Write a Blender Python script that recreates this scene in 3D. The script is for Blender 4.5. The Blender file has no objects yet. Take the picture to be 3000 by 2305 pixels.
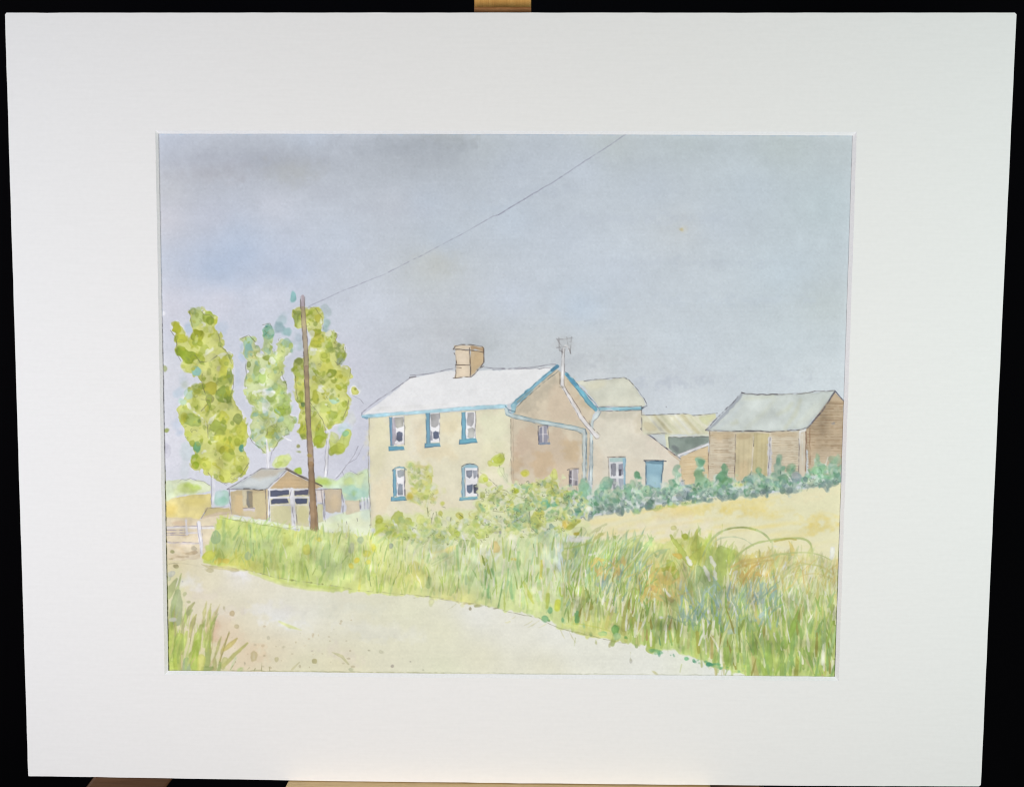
import bpy, math, random
import numpy as np
from mathutils import Matrix, Vector

random.seed(7)
RNG = np.random.default_rng(11)
SC = bpy.context.scene
COL = SC.collection

# ---------------------------------------------------------------- the picture, painted wash by wash
# The watercolour is painted here stroke by stroke into a pigment map of the sheet of paper, which then
# becomes the colour of the flat painted areas on the paper.  Sheet coordinates: 1 unit = 0.17 mm.
X0, Y0, X1, Y1, ST = 440.0, 368.0, 2524.0, 2000.0, 1.75
NX = int((X1 - X0) / ST) + 1
NY = int((Y1 - Y0) / ST) + 1
GX = X0 + ST * np.arange(NX)
GY = Y0 + ST * np.arange(NY)
IMG = np.zeros((NY, NX, 3), np.float32)
IMG[:] = (223, 222, 225)
IDS = np.zeros((NY, NX), np.int16)
NAMES = []
CUR = [0]

def motif(name):
    if name not in NAMES:
        NAMES.append(name)
    CUR[0] = NAMES.index(name)

def vnoise(cellx, celly=None, octaves=1):
    celly = celly or cellx
    out = np.zeros((NY, NX), np.float32)
    amp = 1.0
    for o in range(octaves):
        cx, cy = max(cellx / 2 ** o / ST, 1.01), max(celly / 2 ** o / ST, 1.01)
        g = RNG.standard_normal((int(NY / cy) + 3, int(NX / cx) + 3)).astype(np.float32)
        fy = np.arange(NY) / cy
        fx = np.arange(NX) / cx
        iy, ix = fy.astype(int), fx.astype(int)
        ty, tx = fy - iy, fx - ix
        ty, tx = ty * ty * (3 - 2 * ty), tx * tx * (3 - 2 * tx)
        ty, tx = ty[:, None], tx[None, :]
        a, b = g[iy][:, ix], g[iy][:, ix + 1]
        c, d = g[iy + 1][:, ix], g[iy + 1][:, ix + 1]
        out += amp * ((a * (1 - tx) + b * tx) * (1 - ty) + (c * (1 - tx) + d * tx) * ty)
        amp *= 0.55
    return out / max(out.std(), 1e-6)

N_EDGE = vnoise(16, octaves=2)      # wobble of brush edges
N_SHAPE = vnoise(24, octaves=2)
N_PIG = vnoise(34, octaves=3)       # pigment pooling
N_GRAIN = vnoise(5)                 # paper tooth
N_CLOUD = vnoise(230, 120, octaves=3)
N_STREAK = vnoise(170, 7)           # long level brush marks
N_BREAK = vnoise(9)                 # breaks in pencil lines

F = [1.0, 0.0, 0.0]                 # current frame: scale, offset x, offset y
def frame(s, ox, oy):
    F[:] = [s, ox, oy]
def T1(): frame(0.3109, 440, 840)
def T2(): frame(0.3109, 440, 1260)
def T3(): frame(0.3109, 1040, 960)
def T4(): frame(0.3095, 1600, 960)
def T5(): frame(0.3109, 1860, 1080)
def T6(): frame(0.3109, 1040, 1300)
def T7(): frame(0.3841, 1640, 1480)
def T8(): frame(0.3841, 460, 1580)
def T9(): frame(0.3292, 1240, 1640)
def T10(): frame(0.5121, 440, 360)
def T11(): frame(0.5121, 1460, 360)
def T0(): frame(1.0, 0, 0)

def tr(p):
    return np.array([(F[1] + F[0] * x, F[2] + F[0] * y) for x, y in p], np.float64)

def window(x0, y0, x1, y1, m):
    i0 = max(int((x0 - m - X0) / ST), 0); i1 = min(int((x1 + m - X0) / ST) + 2, NX)
    j0 = max(int((y0 - m - Y0) / ST), 0); j1 = min(int((y1 + m - Y0) / ST) + 2, NY)
    if i1 <= i0 or j1 <= j0:
        return None
    return slice(j0, j1), slice(i0, i1)

def lay(win, d, col, a, soft, wob, edge, var):
    sy, sx = win
    d = d + wob * N_EDGE[sy, sx]
    cov = np.clip(0.5 - d / soft, 0, 1) * a
    c = np.asarray(col, np.float32)
    if soft > 7:
        var = var * 0.35
    k = 1 + var * N_PIG[sy, sx] + 0.005 * N_GRAIN[sy, sx]
    if edge:
        k = k - edge * np.exp(-np.abs(d + 1.5) / 3.0)
    cc = c[None, None, :] * k[..., None]
    IMG[sy, sx] = IMG[sy, sx] * (1 - cov[..., None]) + cc * cov[..., None]
    sub = IDS[sy, sx]
    sub[cov > 0.3] = CUR[0]

def polysdf(P, win):
    sy, sx = win
    X, Y = np.meshgrid(GX[sx], GY[sy])
    d2 = np.full(X.shape, 1e12)
    ins = np.zeros(X.shape, bool)
    n = len(P)
    for i in range(n):
        ax, ay = P[i]; bx, by = P[(i + 1) % n]
        ex, ey = bx - ax, by - ay
        L = ex * ex + ey * ey + 1e-9
        t = np.clip(((X - ax) * ex + (Y - ay) * ey) / L, 0, 1)
        d2 = np.minimum(d2, (X - ax - t * ex) ** 2 + (Y - ay - t * ey) ** 2)
        if abs(ey) > 1e-9:
            cond = ((ay > Y) != (by > Y)) & (X < ex * (Y - ay) / ey + ax)
            ins ^= cond
    d = np.sqrt(d2)
    return np.where(ins, -d, d)

def W(pts, col, a=0.95, soft=2.5, wob=1.2, edge=0.05, var=0.02):
    """a wash: filled polygon"""
    P = tr(pts)
    w = window(P[:, 0].min(), P[:, 1].min(), P[:, 0].max(), P[:, 1].max(), soft + 6)
    if w:
        lay(w, polysdf(P, w), col, a, soft, wob, edge, var)

def smooth(pts, n=3):
    P = [tuple(p) for p in pts]
    for _ in range(n):
        Q = []
        for i in range(len(P)):
            a, b = P[i], P[(i + 1) % len(P)]
            Q.append((a[0] * .75 + b[0] * .25, a[1] * .75 + b[1] * .25))
            Q.append((a[0] * .25 + b[0] * .75, a[1] * .25 + b[1] * .75))
        P = Q
    return P

def B(pts, col, **k):
    """a wash with a rounded outline"""
    W(smooth(pts, 2), col, **k)

def D(x, y, rx, ry, col, ang=0, a=0.78, soft=3.0, wob=1.4, edge=0.08, var=0.05):
    """a dab of the brush"""
    cx, cy = F[1] + F[0] * x, F[2] + F[0] * y
    rx, ry = rx * F[0], ry * F[0]
    R = max(rx, ry) + soft + 5
    w = window(cx - R, cy - R, cx + R, cy + R, 0)
    if not w:
        return
    sy, sx = w
    X, Y = np.meshgrid(GX[sx] - cx, GY[sy] - cy)
    ca, sa = math.cos(math.radians(ang)), math.sin(math.radians(ang))
    u, v = (X * ca + Y * sa) / rx, (-X * sa + Y * ca) / ry
    d = (np.sqrt(u * u + v * v) - 1) * min(rx, ry)
    d = d + 0.13 * min(rx, ry, 30) * N_SHAPE[sy, sx]
    lay(w, d, col, a, soft, wob, edge, var)

def S(pts, wd, col, a=0.7, soft=2.5, wob=0.6, edge=0.05, var=0.05):
    """a brush stroke: wd = width or list of widths (frame units)"""
    P = tr(pts)
    n = len(P)
    if not isinstance(wd, (list, tuple)):
        wd = [wd] * n
    r = [q * F[0] / 2 for q in wd]
    w = window(P[:, 0].min(), P[:, 1].min(), P[:, 0].max(), P[:, 1].max(), max(r) + soft + 4)
    if not w:
        return
    sy, sx = w
    X, Y = np.meshgrid(GX[sx], GY[sy])
    d = np.full(X.shape, 1e9)
    for i in range(n - 1):
        (ax, ay), (bx, by) = P[i], P[i + 1]
        ex, ey = bx - ax, by - ay
        t = np.clip(((X - ax) * ex + (Y - ay) * ey) / (ex * ex + ey * ey + 1e-9), 0, 1)
        d = np.minimum(d, np.hypot(X - ax - t * ex, Y - ay - t * ey) - (r[i] + t * (r[i + 1] - r[i])))
    lay(w, d, col, a, soft, wob, edge, var)

def bez(p, n=14):
    """smooth curve through the points"""
    p = [np.array(q, float) for q in p]
    if len(p) < 3:
        return [tuple(q) for q in p]
    P = [2 * p[0] - p[1]] + p + [2 * p[-1] - p[-2]]
    out = []
    m = max(n // (len(p) - 1), 3)
    for i in range(1, len(P) - 2):
        for k in range(m):
            t = k / m
            a, b, c, d = P[i - 1], P[i], P[i + 1], P[i + 2]
            out.append(tuple(0.5 * (2 * b + (c - a) * t + (2 * a - 5 * b + 4 * c - d) * t * t + (3 * b - a - 3 * c + d) * t ** 3)))
    out.append(tuple(p[-1]))
    return out

PENCIL = (96, 90, 98)
def L(pts, wd=2.2, col=PENCIL, a=0.6, jit=0.8, brk=0.5):
    """a pencil or ink line, wd in sheet units; presses lighter and heavier"""
    P = tr(pts)
    Q = []
    for i in range(len(P) - 1):
        n = max(int(np.hypot(*(P[i + 1] - P[i])) / 14), 1)
        for k in range(n):
            q = P[i] + (P[i + 1] - P[i]) * k / n
            Q.append(q + RNG.standard_normal(2) * jit * (k > 0))
    Q.append(P[-1])
    Q = np.array(Q)
    w = window(Q[:, 0].min(), Q[:, 1].min(), Q[:, 0].max(), Q[:, 1].max(), wd + 4)
    if not w:
        return
    sy, sx = w
    X, Y = np.meshgrid(GX[sx], GY[sy])
    d = np.full(X.shape, 1e9)
    for i in range(len(Q) - 1):
        (ax, ay), (bx, by) = Q[i], Q[i + 1]
        ex, ey = bx - ax, by - ay
        m = wd + 6
        ii = (GX[sx] > min(ax, bx) - m) & (GX[sx] < max(ax, bx) + m)
        jj = (GY[sy] > min(ay, by) - m) & (GY[sy] < max(ay, by) + m)
        if not ii.any() or not jj.any():
            continue
        ix = np.ix_(jj, ii)
        x, y = X[ix], Y[ix]
        t = np.clip(((x - ax) * ex + (y - ay) * ey) / (ex * ex + ey * ey + 1e-9), 0, 1)
        d[ix] = np.minimum(d[ix], np.hypot(x - ax - t * ex, y - ay - t * ey))
    cov = np.clip((wd * 0.58 + 0.8 - d) / 1.6, 0, 1) * min(a * 1.2, 0.95)
    cov = cov * np.clip(1 - brk * 0.5 + brk * 0.6 * N_BREAK[sy, sx], 0.15, 1.15)
    cov = np.clip(cov, 0, 1)[..., None]
    IMG[sy, sx] = IMG[sy, sx] * (1 - cov) + np.asarray(col, np.float32) * cov

def field(ctrl, power=2.4):
    """smooth colour map through control points (wet in wet)"""
    step = 16
    xs, ys = GX[::step], GY[::step]
    xs = np.append(xs, GX[-1] + step * ST); ys = np.append(ys, GY[-1] + step * ST)
    X, Y = np.meshgrid(xs, ys)
    num = np.zeros(X.shape + (3,)); den = np.zeros(X.shape)
    for (x, y), c in ctrl:
        w = 1 / (((X - x) ** 2 + (1.25 * (Y - y)) ** 2) + 900) ** (power / 2)
        num += w[..., None] * np.array(c); den += w
    g = num / den[..., None]
    fy = np.minimum(np.arange(NY) / step, len(ys) - 1.001); fx = np.minimum(np.arange(NX) / step, len(xs) - 1.001)
    iy, ix = fy.astype(int), fx.astype(int)
    ty, tx = (fy - iy)[:, None, None], (fx - ix)[None, :, None]
    return ((g[iy][:, ix] * (1 - tx) + g[iy][:, ix + 1] * tx) * (1 - ty)
            + (g[iy + 1][:, ix] * (1 - tx) + g[iy + 1][:, ix + 1] * tx) * ty).astype(np.float32)

def FW(pts, fld, a=1.0, soft=3.0, wob=2.0, var=0.03, grain=0.006, streak=0.0, cloud=0.0):
    """wash whose colour follows a field"""
    P = tr(pts)
    w = window(P[:, 0].min(), P[:, 1].min(), P[:, 0].max(), P[:, 1].max(), soft + 8)
    d = polysdf(P, w)
    sy, sx = w
    d = d + wob * N_EDGE[sy, sx]
    cov = np.clip(0.5 - d / soft, 0, 1)[..., None] * a
    k = (1 + var * N_PIG[sy, sx] + grain * N_GRAIN[sy, sx] + streak * N_STREAK[sy, sx] + cloud * N_CLOUD[sy, sx])[..., None]
    IMG[sy, sx] = IMG[sy, sx] * (1 - cov) + fld[sy, sx] * k * cov
    sub = IDS[sy, sx]
    sub[cov[..., 0] > 0.3] = CUR[0]
    return w, d

def dabs(rows, **k):
    for r in rows:
        D(r[0], r[1], r[2], r[3], r[4], r[5] if len(r) > 5 else 0, **k)
def at(fld, x, y):
    return fld[int(np.clip((y - Y0) / ST, 0, NY - 1)), int(np.clip((x - X0) / ST, 0, NX - 1))]

def sprinkle(poly, n, rad, cols, a=(.35, .6), soft=3.0, edge=.06):
    """many small touches of the brush inside an outline"""
    P = np.array(poly, float)
    x0, y0 = P.min(0); x1, y1 = P.max(0)
    k = 0
    for _ in range(n * 6):
        x, y = RNG.uniform(x0, x1), RNG.uniform(y0, y1)
        c = False
        for i in range(len(P)):
            (ax, ay), (bx, by) = P[i], P[(i + 1) % len(P)]
            if (ay > y) != (by > y) and x < (bx - ax) * (y - ay) / (by - ay) + ax: c = not c
        if not c: continue
        r = RNG.uniform(*rad)
        D(x, y, r * RNG.uniform(.55, 1.0), r * RNG.uniform(.9, 1.7), random.choice(cols), RNG.uniform(-70, 70), a=RNG.uniform(*a), soft=soft, wob=2.2, edge=edge)
        k += 1
        if k >= n: break

def scribble(poly, n, size, col=(104, 108, 84), a=.5, wd=1.6):
    """loose pencil loops that suggest leaves"""
    P = np.array(poly, float)
    x0, y0 = P.min(0); x1, y1 = P.max(0)
    k = 0
    for _ in range(n * 6):
        x, y = RNG.uniform(x0, x1), RNG.uniform(y0, y1)
        c = False
        for i in range(len(P)):
            (ax, ay), (bx, by) = P[i], P[(i + 1) % len(P)]
            if (ay > y) != (by > y) and x < (bx - ax) * (y - ay) / (by - ay) + ax: c = not c
        if not c: continue
        t0, r = RNG.uniform(0, 6.28), RNG.uniform(.5, 1.0) * size
        L([(x + r * math.cos(t0 + q), y + r * .8 * math.sin(t0 + q)) for q in np.linspace(0, RNG.uniform(1.5, 4), 5)], wd, col, a, jit=.5)
        k += 1
        if k >= n: break

# ---------------------------------------------------------------- sky
motif('painted_sky'); T0()
SKY = field([((470,400),(189,194,205)),((900,400),(186,193,204)),((600,520),(181,184,191)),((750,480),(176,180,188)),
 ((850,500),(178,181,185)),((1000,440),(186,191,199)),((1250,430),(173,178,185)),((1200,440),(175,180,186)),((1320,405),(171,176,180)),
 ((1100,480),(180,185,192)),((500,560),(193,194,198)),((490,640),(201,200,206)),((620,640),(193,196,207)),((800,600),(196,199,208)),((700,740),(179,192,211)),
 ((640,790),(175,188,207)),((690,690),(184,194,210)),((850,780),(185,193,209)),((1000,700),(191,198,209)),((1150,600),(191,195,203)),((1300,700),(187,196,207)),((1250,600),(187,195,206)),
 ((1280,780),(189,193,192)),((1250,800),(190,194,195)),((1500,650),(189,198,209)),((1500,500),(188,195,205)),((1420,430),(185,191,196)),((1700,500),(193,200,210)),((1800,420),(188,194,196)),
 ((2000,400),(186,193,196)),((2300,420),(187,194,195)),((2450,420),(191,197,200)),((2400,600),(191,200,205)),((2100,650),(193,200,209)),
 ((2000,670),(194,198,202)),((2300,800),(193,202,210)),((1800,800),(193,200,210)),((1700,900),(187,198,211)),((1600,1000),(196,201,205)),
 ((1300,980),(191,194,198)),((1400,1010),(183,188,191)),((1300,1010),(189,192,197)),((1500,880),(193,200,211)),((1100,900),(200,205,214)),((1200,1000),(191,195,201)),
 ((1000,1050),(199,200,210)),((500,900),(204,203,211)),((640,880),(205,205,214)),((800,870),(202,205,215)),((480,1100),(208,208,213)),((1060,1250),(196,197,208)),((1080,1340),(195,196,208)),
 ((500,1300),(210,209,215)),((900,1300),(208,207,215)),((1000,1250),(207,207,216)),((800,1450),(210,210,217)),((1750,1090),(208,211,214)),((1900,1100),(199,204,209)),
 ((2000,1000),(197,204,211)),((2300,1000),(195,202,207)),((2400,1100),(204,209,213)),((2000,1170),(206,211,215)),((1950,1125),(193,197,205)),((1870,1120),(191,196,202)),
 ((1780,1060),(187,192,195)),((1690,1060),(189,193,197)),((1560,1040),(199,203,206)),((1900,560),(189,196,205)),((1650,700),(190,197,207)),((2200,560),(193,201,209)),((2420,900),(191,197,199))])
FW([(430,360),(2530,360),(2530,1560),(430,1560)], SKY, soft=3, var=0.005, grain=0.007, streak=0.0025, cloud=0.005)
# soft cloud bruises dropped into the wet wash
for x, y, rx, ry, c, a in [(1180,432,170,24,(166,171,180),.22),(1250,420,110,18,(164,169,175),.2),(1320,402,60,12,(168,172,172),.2),(900,478,260,26,(172,176,184),.2),(620,470,200,26,(178,181,190),.16),(760,470,150,26,(164,167,176),.22),
   (620,505,120,22,(176,174,178),.22),(860,500,60,24,(180,181,176),.22),(1280,775,44,30,(186,186,180),.22),(960,560,40,24,(178,181,190),.22),(560,470,120,20,(175,178,188),.2),
   (640,770,110,46,(172,184,205),.14),(760,800,110,30,(176,187,205),.12),(1420,1010,60,14,(172,177,180),.24),(1350,985,60,8,(180,182,188),.24),(1700,1058,60,10,(178,182,188),.22),
   (1800,1052,50,9,(182,184,188),.2),(1960,1122,110,8,(178,183,194),.26),(2200,1108,160,7,(188,192,200),.22),(2420,830,60,26,(180,185,188),.16),(2000,770,260,7,(184,190,200),.18),
   (1900,640,200,8,(184,190,202),.15),(2150,880,220,8,(184,192,204),.15),(1550,560,120,10,(180,187,199),.18),(1150,620,120,9,(180,184,194),.16),(1440,610,60,12,(180,190,203),.15)]:
    D(x, y, rx, ry, c, a=a * 1.5, soft=min(rx, ry) * 1.8, wob=7, edge=0, var=.02)
D(1998, 672, 5, 4, (190,170,110), a=.75, soft=5, edge=0); D(2004, 670, 12, 8, (205,200,185), a=.4, soft=10, edge=0)
L([(440,382+10),(1500,393),(2510,398)], 5, (168,186,204), .45, brk=.8)
T4(); D(1137,750,4,5,(110,105,115), a=.7)

# ---------------------------------------------------------------- far greenery and corn at the left
motif('painted_field_corner'); T2()
W([(120,625),(200,640),(400,605),(575,590),(572,715),(520,760),(470,850),(380,870),(230,850),(120,830)], (220,205,138), var=.05)
B([(140,700),(260,690),(240,800),(140,820)], (222,195,105), a=.55, soft=14, edge=0)
B([(300,640),(520,620),(540,700),(330,720)], (214,198,118), a=.5, soft=14, edge=0)
B([(170,610),(260,620),(240,660),(150,660)], (225,215,165), a=.6, soft=10, edge=0)
motif('painted_bushes')
B([(130,480),(250,470),(330,455),(450,470),(560,500),(580,590),(400,605),(240,620),(130,690)], (214,221,185), var=.04, edge=.02)
dabs([(330,545,90,55,(190,204,120)),(430,540,60,35,(165,190,70)),(350,520,35,25,(175,195,90)),(360,560,110,28,(195,207,130)),(240,575,60,35,(205,214,160)),(190,560,40,70,(210,220,190))], a=.6, soft=7, edge=.03)
L([(260,490),(300,460),(340,470),(380,450),(440,475),(500,480),(560,520)], 1.6, a=.35)
B([(600,590),(680,560),(750,570),(750,715),(600,718)], (176,205,192), soft=5)
dabs([(690,660,50,40,(135,185,160)),(640,680,40,30,(165,200,185)),(650,600,40,40,(190,205,208))], a=.6, soft=8, edge=.03)
motif('painted_bushes#2')
B([(1550,470),(1640,440),(1760,480),(1800,440),(1870,390),(1960,420),(2000,370),(2075,350),(2075,680),(1840,680),(1800,550),(1560,545)], (200,218,180), soft=6, var=.04)
dabs([(1990,450,70,60,(214,226,175)),(1870,490,50,40,(200,215,135)),(1880,560,70,50,(165,205,190)),(1960,610,90,60,(160,198,190)),(1900,640,70,40,(150,185,175)),(1700,500,60,40,(195,212,160)),
      (1630,490,60,30,(165,190,70)),(1600,470,50,40,(190,210,110)),(2030,600,40,90,(165,198,185)),(2040,480,30,80,(195,213,190)),(1750,540,50,25,(205,222,205)),(1920,605,20,30,(160,190,120))], a=.6, soft=8, edge=.04)
motif('painted_bushes#3')
B([(1340,380),(1400,340),(1440,380),(1430,425),(1370,410)], (195,212,130)); D(1400,380,35,35,(165,195,60))
motif('painted_bushes#2')
L([(1860,420),(1890,380),(1960,420),(2000,400)], 1.6, a=.3)
L([(1730,470),(1800,400),(1850,330),(1920,240),(1960,150)], 1.8, a=.35); L([(1840,330),(1940,270),(2010,140)], 1.4, a=.3); L([(1810,390),(1830,440)], 1.4, a=.3)
S([(1930,240),(1850,320),(1740,450)], [6,14,9], (218,218,226), a=.45)
motif('painted_bushes#4')
B([(1140,340),(1150,290),(1210,230),(1290,225),(1330,270),(1290,350),(1180,360)], (214,222,175)); dabs([(1240,290,60,60,(200,212,125)),(1200,320,50,30,(190,205,110)),(1290,265,30,40,(205,215,150))], a=.7)
motif('painted_sky')
dabs([(160,200,35,55,(196,194,204)),(150,160,20,40,(190,188,200))], a=.5)

# ---------------------------------------------------------------- trees
def poplar(base, rim, first, second, gaps, pencil, small=()):
    W(base, (226,225,230), a=.8, soft=9, wob=1, edge=0)
    W(smooth(base, 1), rim, a=.95, soft=2.5, wob=3.2, edge=.10, var=.04)
    keep = polysdf(tr(smooth(base, 1)), (slice(0, NY), slice(0, NX)))
    before = IMG.copy(); ids = IDS.copy()
    dabs([(r[0], r[1], r[2] * .95, r[3] * .95) + tuple(r[4:]) for r in first], a=.68, soft=4, edge=.05)
    dabs([(r[0], r[1], r[2] * .9, r[3] * .9) + tuple(r[4:]) for r in second], a=.82)
    sprinkle(base, 230, (8, 24), small, a=(.35, .7), soft=2.5, edge=.08)
    scribble(base, 26, 26, (112, 116, 72), .4)
    out = np.clip(0.5 + (keep - 5) / 4, 0, 1)[..., None].astype(np.float32)   # paint stays inside the crown
    IMG[:] = IMG * (1 - out) + before * out
    IDS[keep > 5] = ids[keep > 5]
    for g in gaps: D(*g[:4], (228,227,230), g[4] if len(g) > 4 else 0, a=.55, soft=3, wob=3, edge=0)
    for p in pencil: L(p, 1.8, (100,98,80), .5, jit=1.6)

motif('painted_tree#1'); T1()
dabs([(350,390,45,50,(165,186,204)),(670,400,60,70,(182,194,210)),(650,560,55,60,(178,190,205)),(275,1000,55,50,(178,198,212)),(255,1290,45,60,(186,198,214)),(285,1375,40,30,(170,190,212)),
      (820,860,30,90,(188,198,212)),(310,880,40,50,(192,203,210)),(330,920,35,40,(180,190,170)),(350,1560,60,90,(190,205,205)),(330,1720,40,100,(198,206,208))], a=.55, soft=10, edge=.02)
poplar([(365,215),(450,200),(560,230),(630,290),(620,350),(585,400),(660,440),(690,560),(750,640),(790,760),(790,900),(770,1010),(800,1100),(880,1180),(915,1300),(950,1390),(900,1470),(880,1560),(940,1640),(920,1740),
  (860,1780),(760,1840),(700,1850),(590,1790),(480,1730),(395,1720),(370,1650),(420,1560),(390,1480),(310,1390),(320,1320),(270,1240),(265,1130),(280,1050),(340,990),(370,920),(470,910),(480,840),(400,820),(310,780),(290,690),(245,600),(235,480),(185,410),(195,350),(255,320),(310,370),(330,430),(360,510),(395,460),(425,420),(400,380),(370,300)],
 (202,205,108),
 [(255,390,58,70,(170,174,24)),(300,490,62,55,(182,186,40)),(420,520,70,60,(178,184,60)),(300,600,55,65,(142,166,40)),(440,285,60,100,(176,194,116)),(400,232,36,36,(152,172,104)),(555,290,62,55,(140,160,52)),
  (540,385,55,45,(196,206,106)),(620,470,48,50,(186,192,96)),(605,545,85,60,(198,201,116)),(500,590,55,50,(168,180,78)),(560,665,62,42,(205,206,134)),(335,745,52,60,(202,208,108)),(700,700,62,58,(192,198,60)),
  (690,820,55,85,(196,198,60)),(600,800,62,95,(200,202,108)),(530,880,40,90,(206,207,130)),(700,900,75,50,(172,182,78)),(430,960,46,56,(168,184,96)),(440,1110,58,74,(182,192,78)),(350,1010,52,52,(176,208,190)),(300,1075,42,40,(170,204,190)),
  (360,1220,90,95,(186,200,110)),(560,1120,70,60,(206,208,120)),(700,1110,60,50,(202,206,112)),(690,1240,62,72,(194,196,58)),(860,1330,62,90,(194,198,60)),(820,1450,60,60,(180,188,60)),(700,1400,90,70,(190,192,70)),
  (560,1330,60,70,(208,210,130)),(350,1400,44,44,(192,202,86)),(440,1450,66,66,(204,209,124)),(560,1520,60,60,(206,209,120)),(700,1500,100,66,(184,188,62)),(600,1420,50,50,(214,218,160)),(440,1640,60,50,(166,182,48)),(520,1670,66,60,(190,194,70)),
  (640,1680,72,64,(204,203,104)),(735,1600,64,64,(172,184,60)),(850,1640,76,64,(186,190,86)),(700,1770,74,62,(212,217,96)),(800,1720,64,46,(178,184,84))],
 [(345,640,115,72,(136,158,36),28),(450,460,68,58,(160,166,44)),(455,440,46,36,(142,150,36)),(470,540,40,40,(156,168,52)),(600,300,34,55,(160,172,90)),(570,320,40,40,(130,150,44)),(435,790,46,46,(138,200,198)),(480,690,40,36,(178,184,70)),
  (755,840,32,85,(134,152,80)),(570,950,62,72,(182,178,52)),(690,1020,70,82,(134,158,60)),(735,1045,40,60,(122,144,52)),(560,1055,42,38,(150,152,84)),(400,1260,100,82,(156,176,82),30),(465,1265,25,25,(122,146,72)),(640,1310,95,70,(156,174,66)),
  (690,1270,40,30,(150,166,60)),(830,1245,56,56,(142,156,76)),(820,1460,36,46,(164,174,54)),(440,1510,36,52,(98,168,118)),(860,1525,28,40,(72,152,134)),(590,1435,20,22,(166,178,90)),(690,1520,24,20,(152,152,44)),(720,1500,14,18,(140,142,40)),
  (680,890,70,34,(166,178,80)),(560,800,26,36,(172,180,92)),(640,770,26,40,(208,205,150)),(720,720,30,30,(176,188,80)),(420,1600,40,30,(150,176,50)),(740,1500,40,60,(196,192,60)),(590,1140,30,24,(184,194,90)),(650,1370,50,30,(160,172,70)),
  (780,1760,30,20,(160,164,80)),(520,1620,60,20,(180,184,60)),(435,1680,40,34,(146,172,36))],
 [(560,610,34,16,-35),(490,375,30,22,-30),(590,1240,44,18,-55),(515,1540,24,34,20),(375,1140,12,34,-20),(440,1200,30,9,35),(700,635,36,7,-20),(500,240,18,16)],
 [[(365,215),(380,300),(400,380)],[(190,410),(240,480),(255,640),(290,700)],[(500,260),(560,265),(600,300)],[(640,440),(660,560),(740,640),(765,720)],[(780,780),(785,900),(765,1010)],[(490,820),(495,940),(520,1010)],[(420,640),(470,710),(560,700),(630,650)],
  [(480,1060),(560,1070),(480,1170)],[(540,1300),(545,1420)],[(700,1850),(760,1840),(860,1770),(930,1660)]], [(166,180,60),(150,168,50),(186,192,80),(140,160,62),(206,210,130),(194,194,60),(160,176,90),(176,184,50),(214,216,150)])
T2(); L([(545,400),(575,440),(580,700)], 1.8, a=.45); S([(590,430),(605,560),(590,700)], [8,14,22], (226,225,230), a=.8)
L([(600,450),(690,500),(720,520)], 1.6, a=.4)
T0(); D(484,1081,6,9,(165,175,110)); D(487,1262,8,6,(150,165,70)); D(477,920,7,6,(228,226,230))

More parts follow.
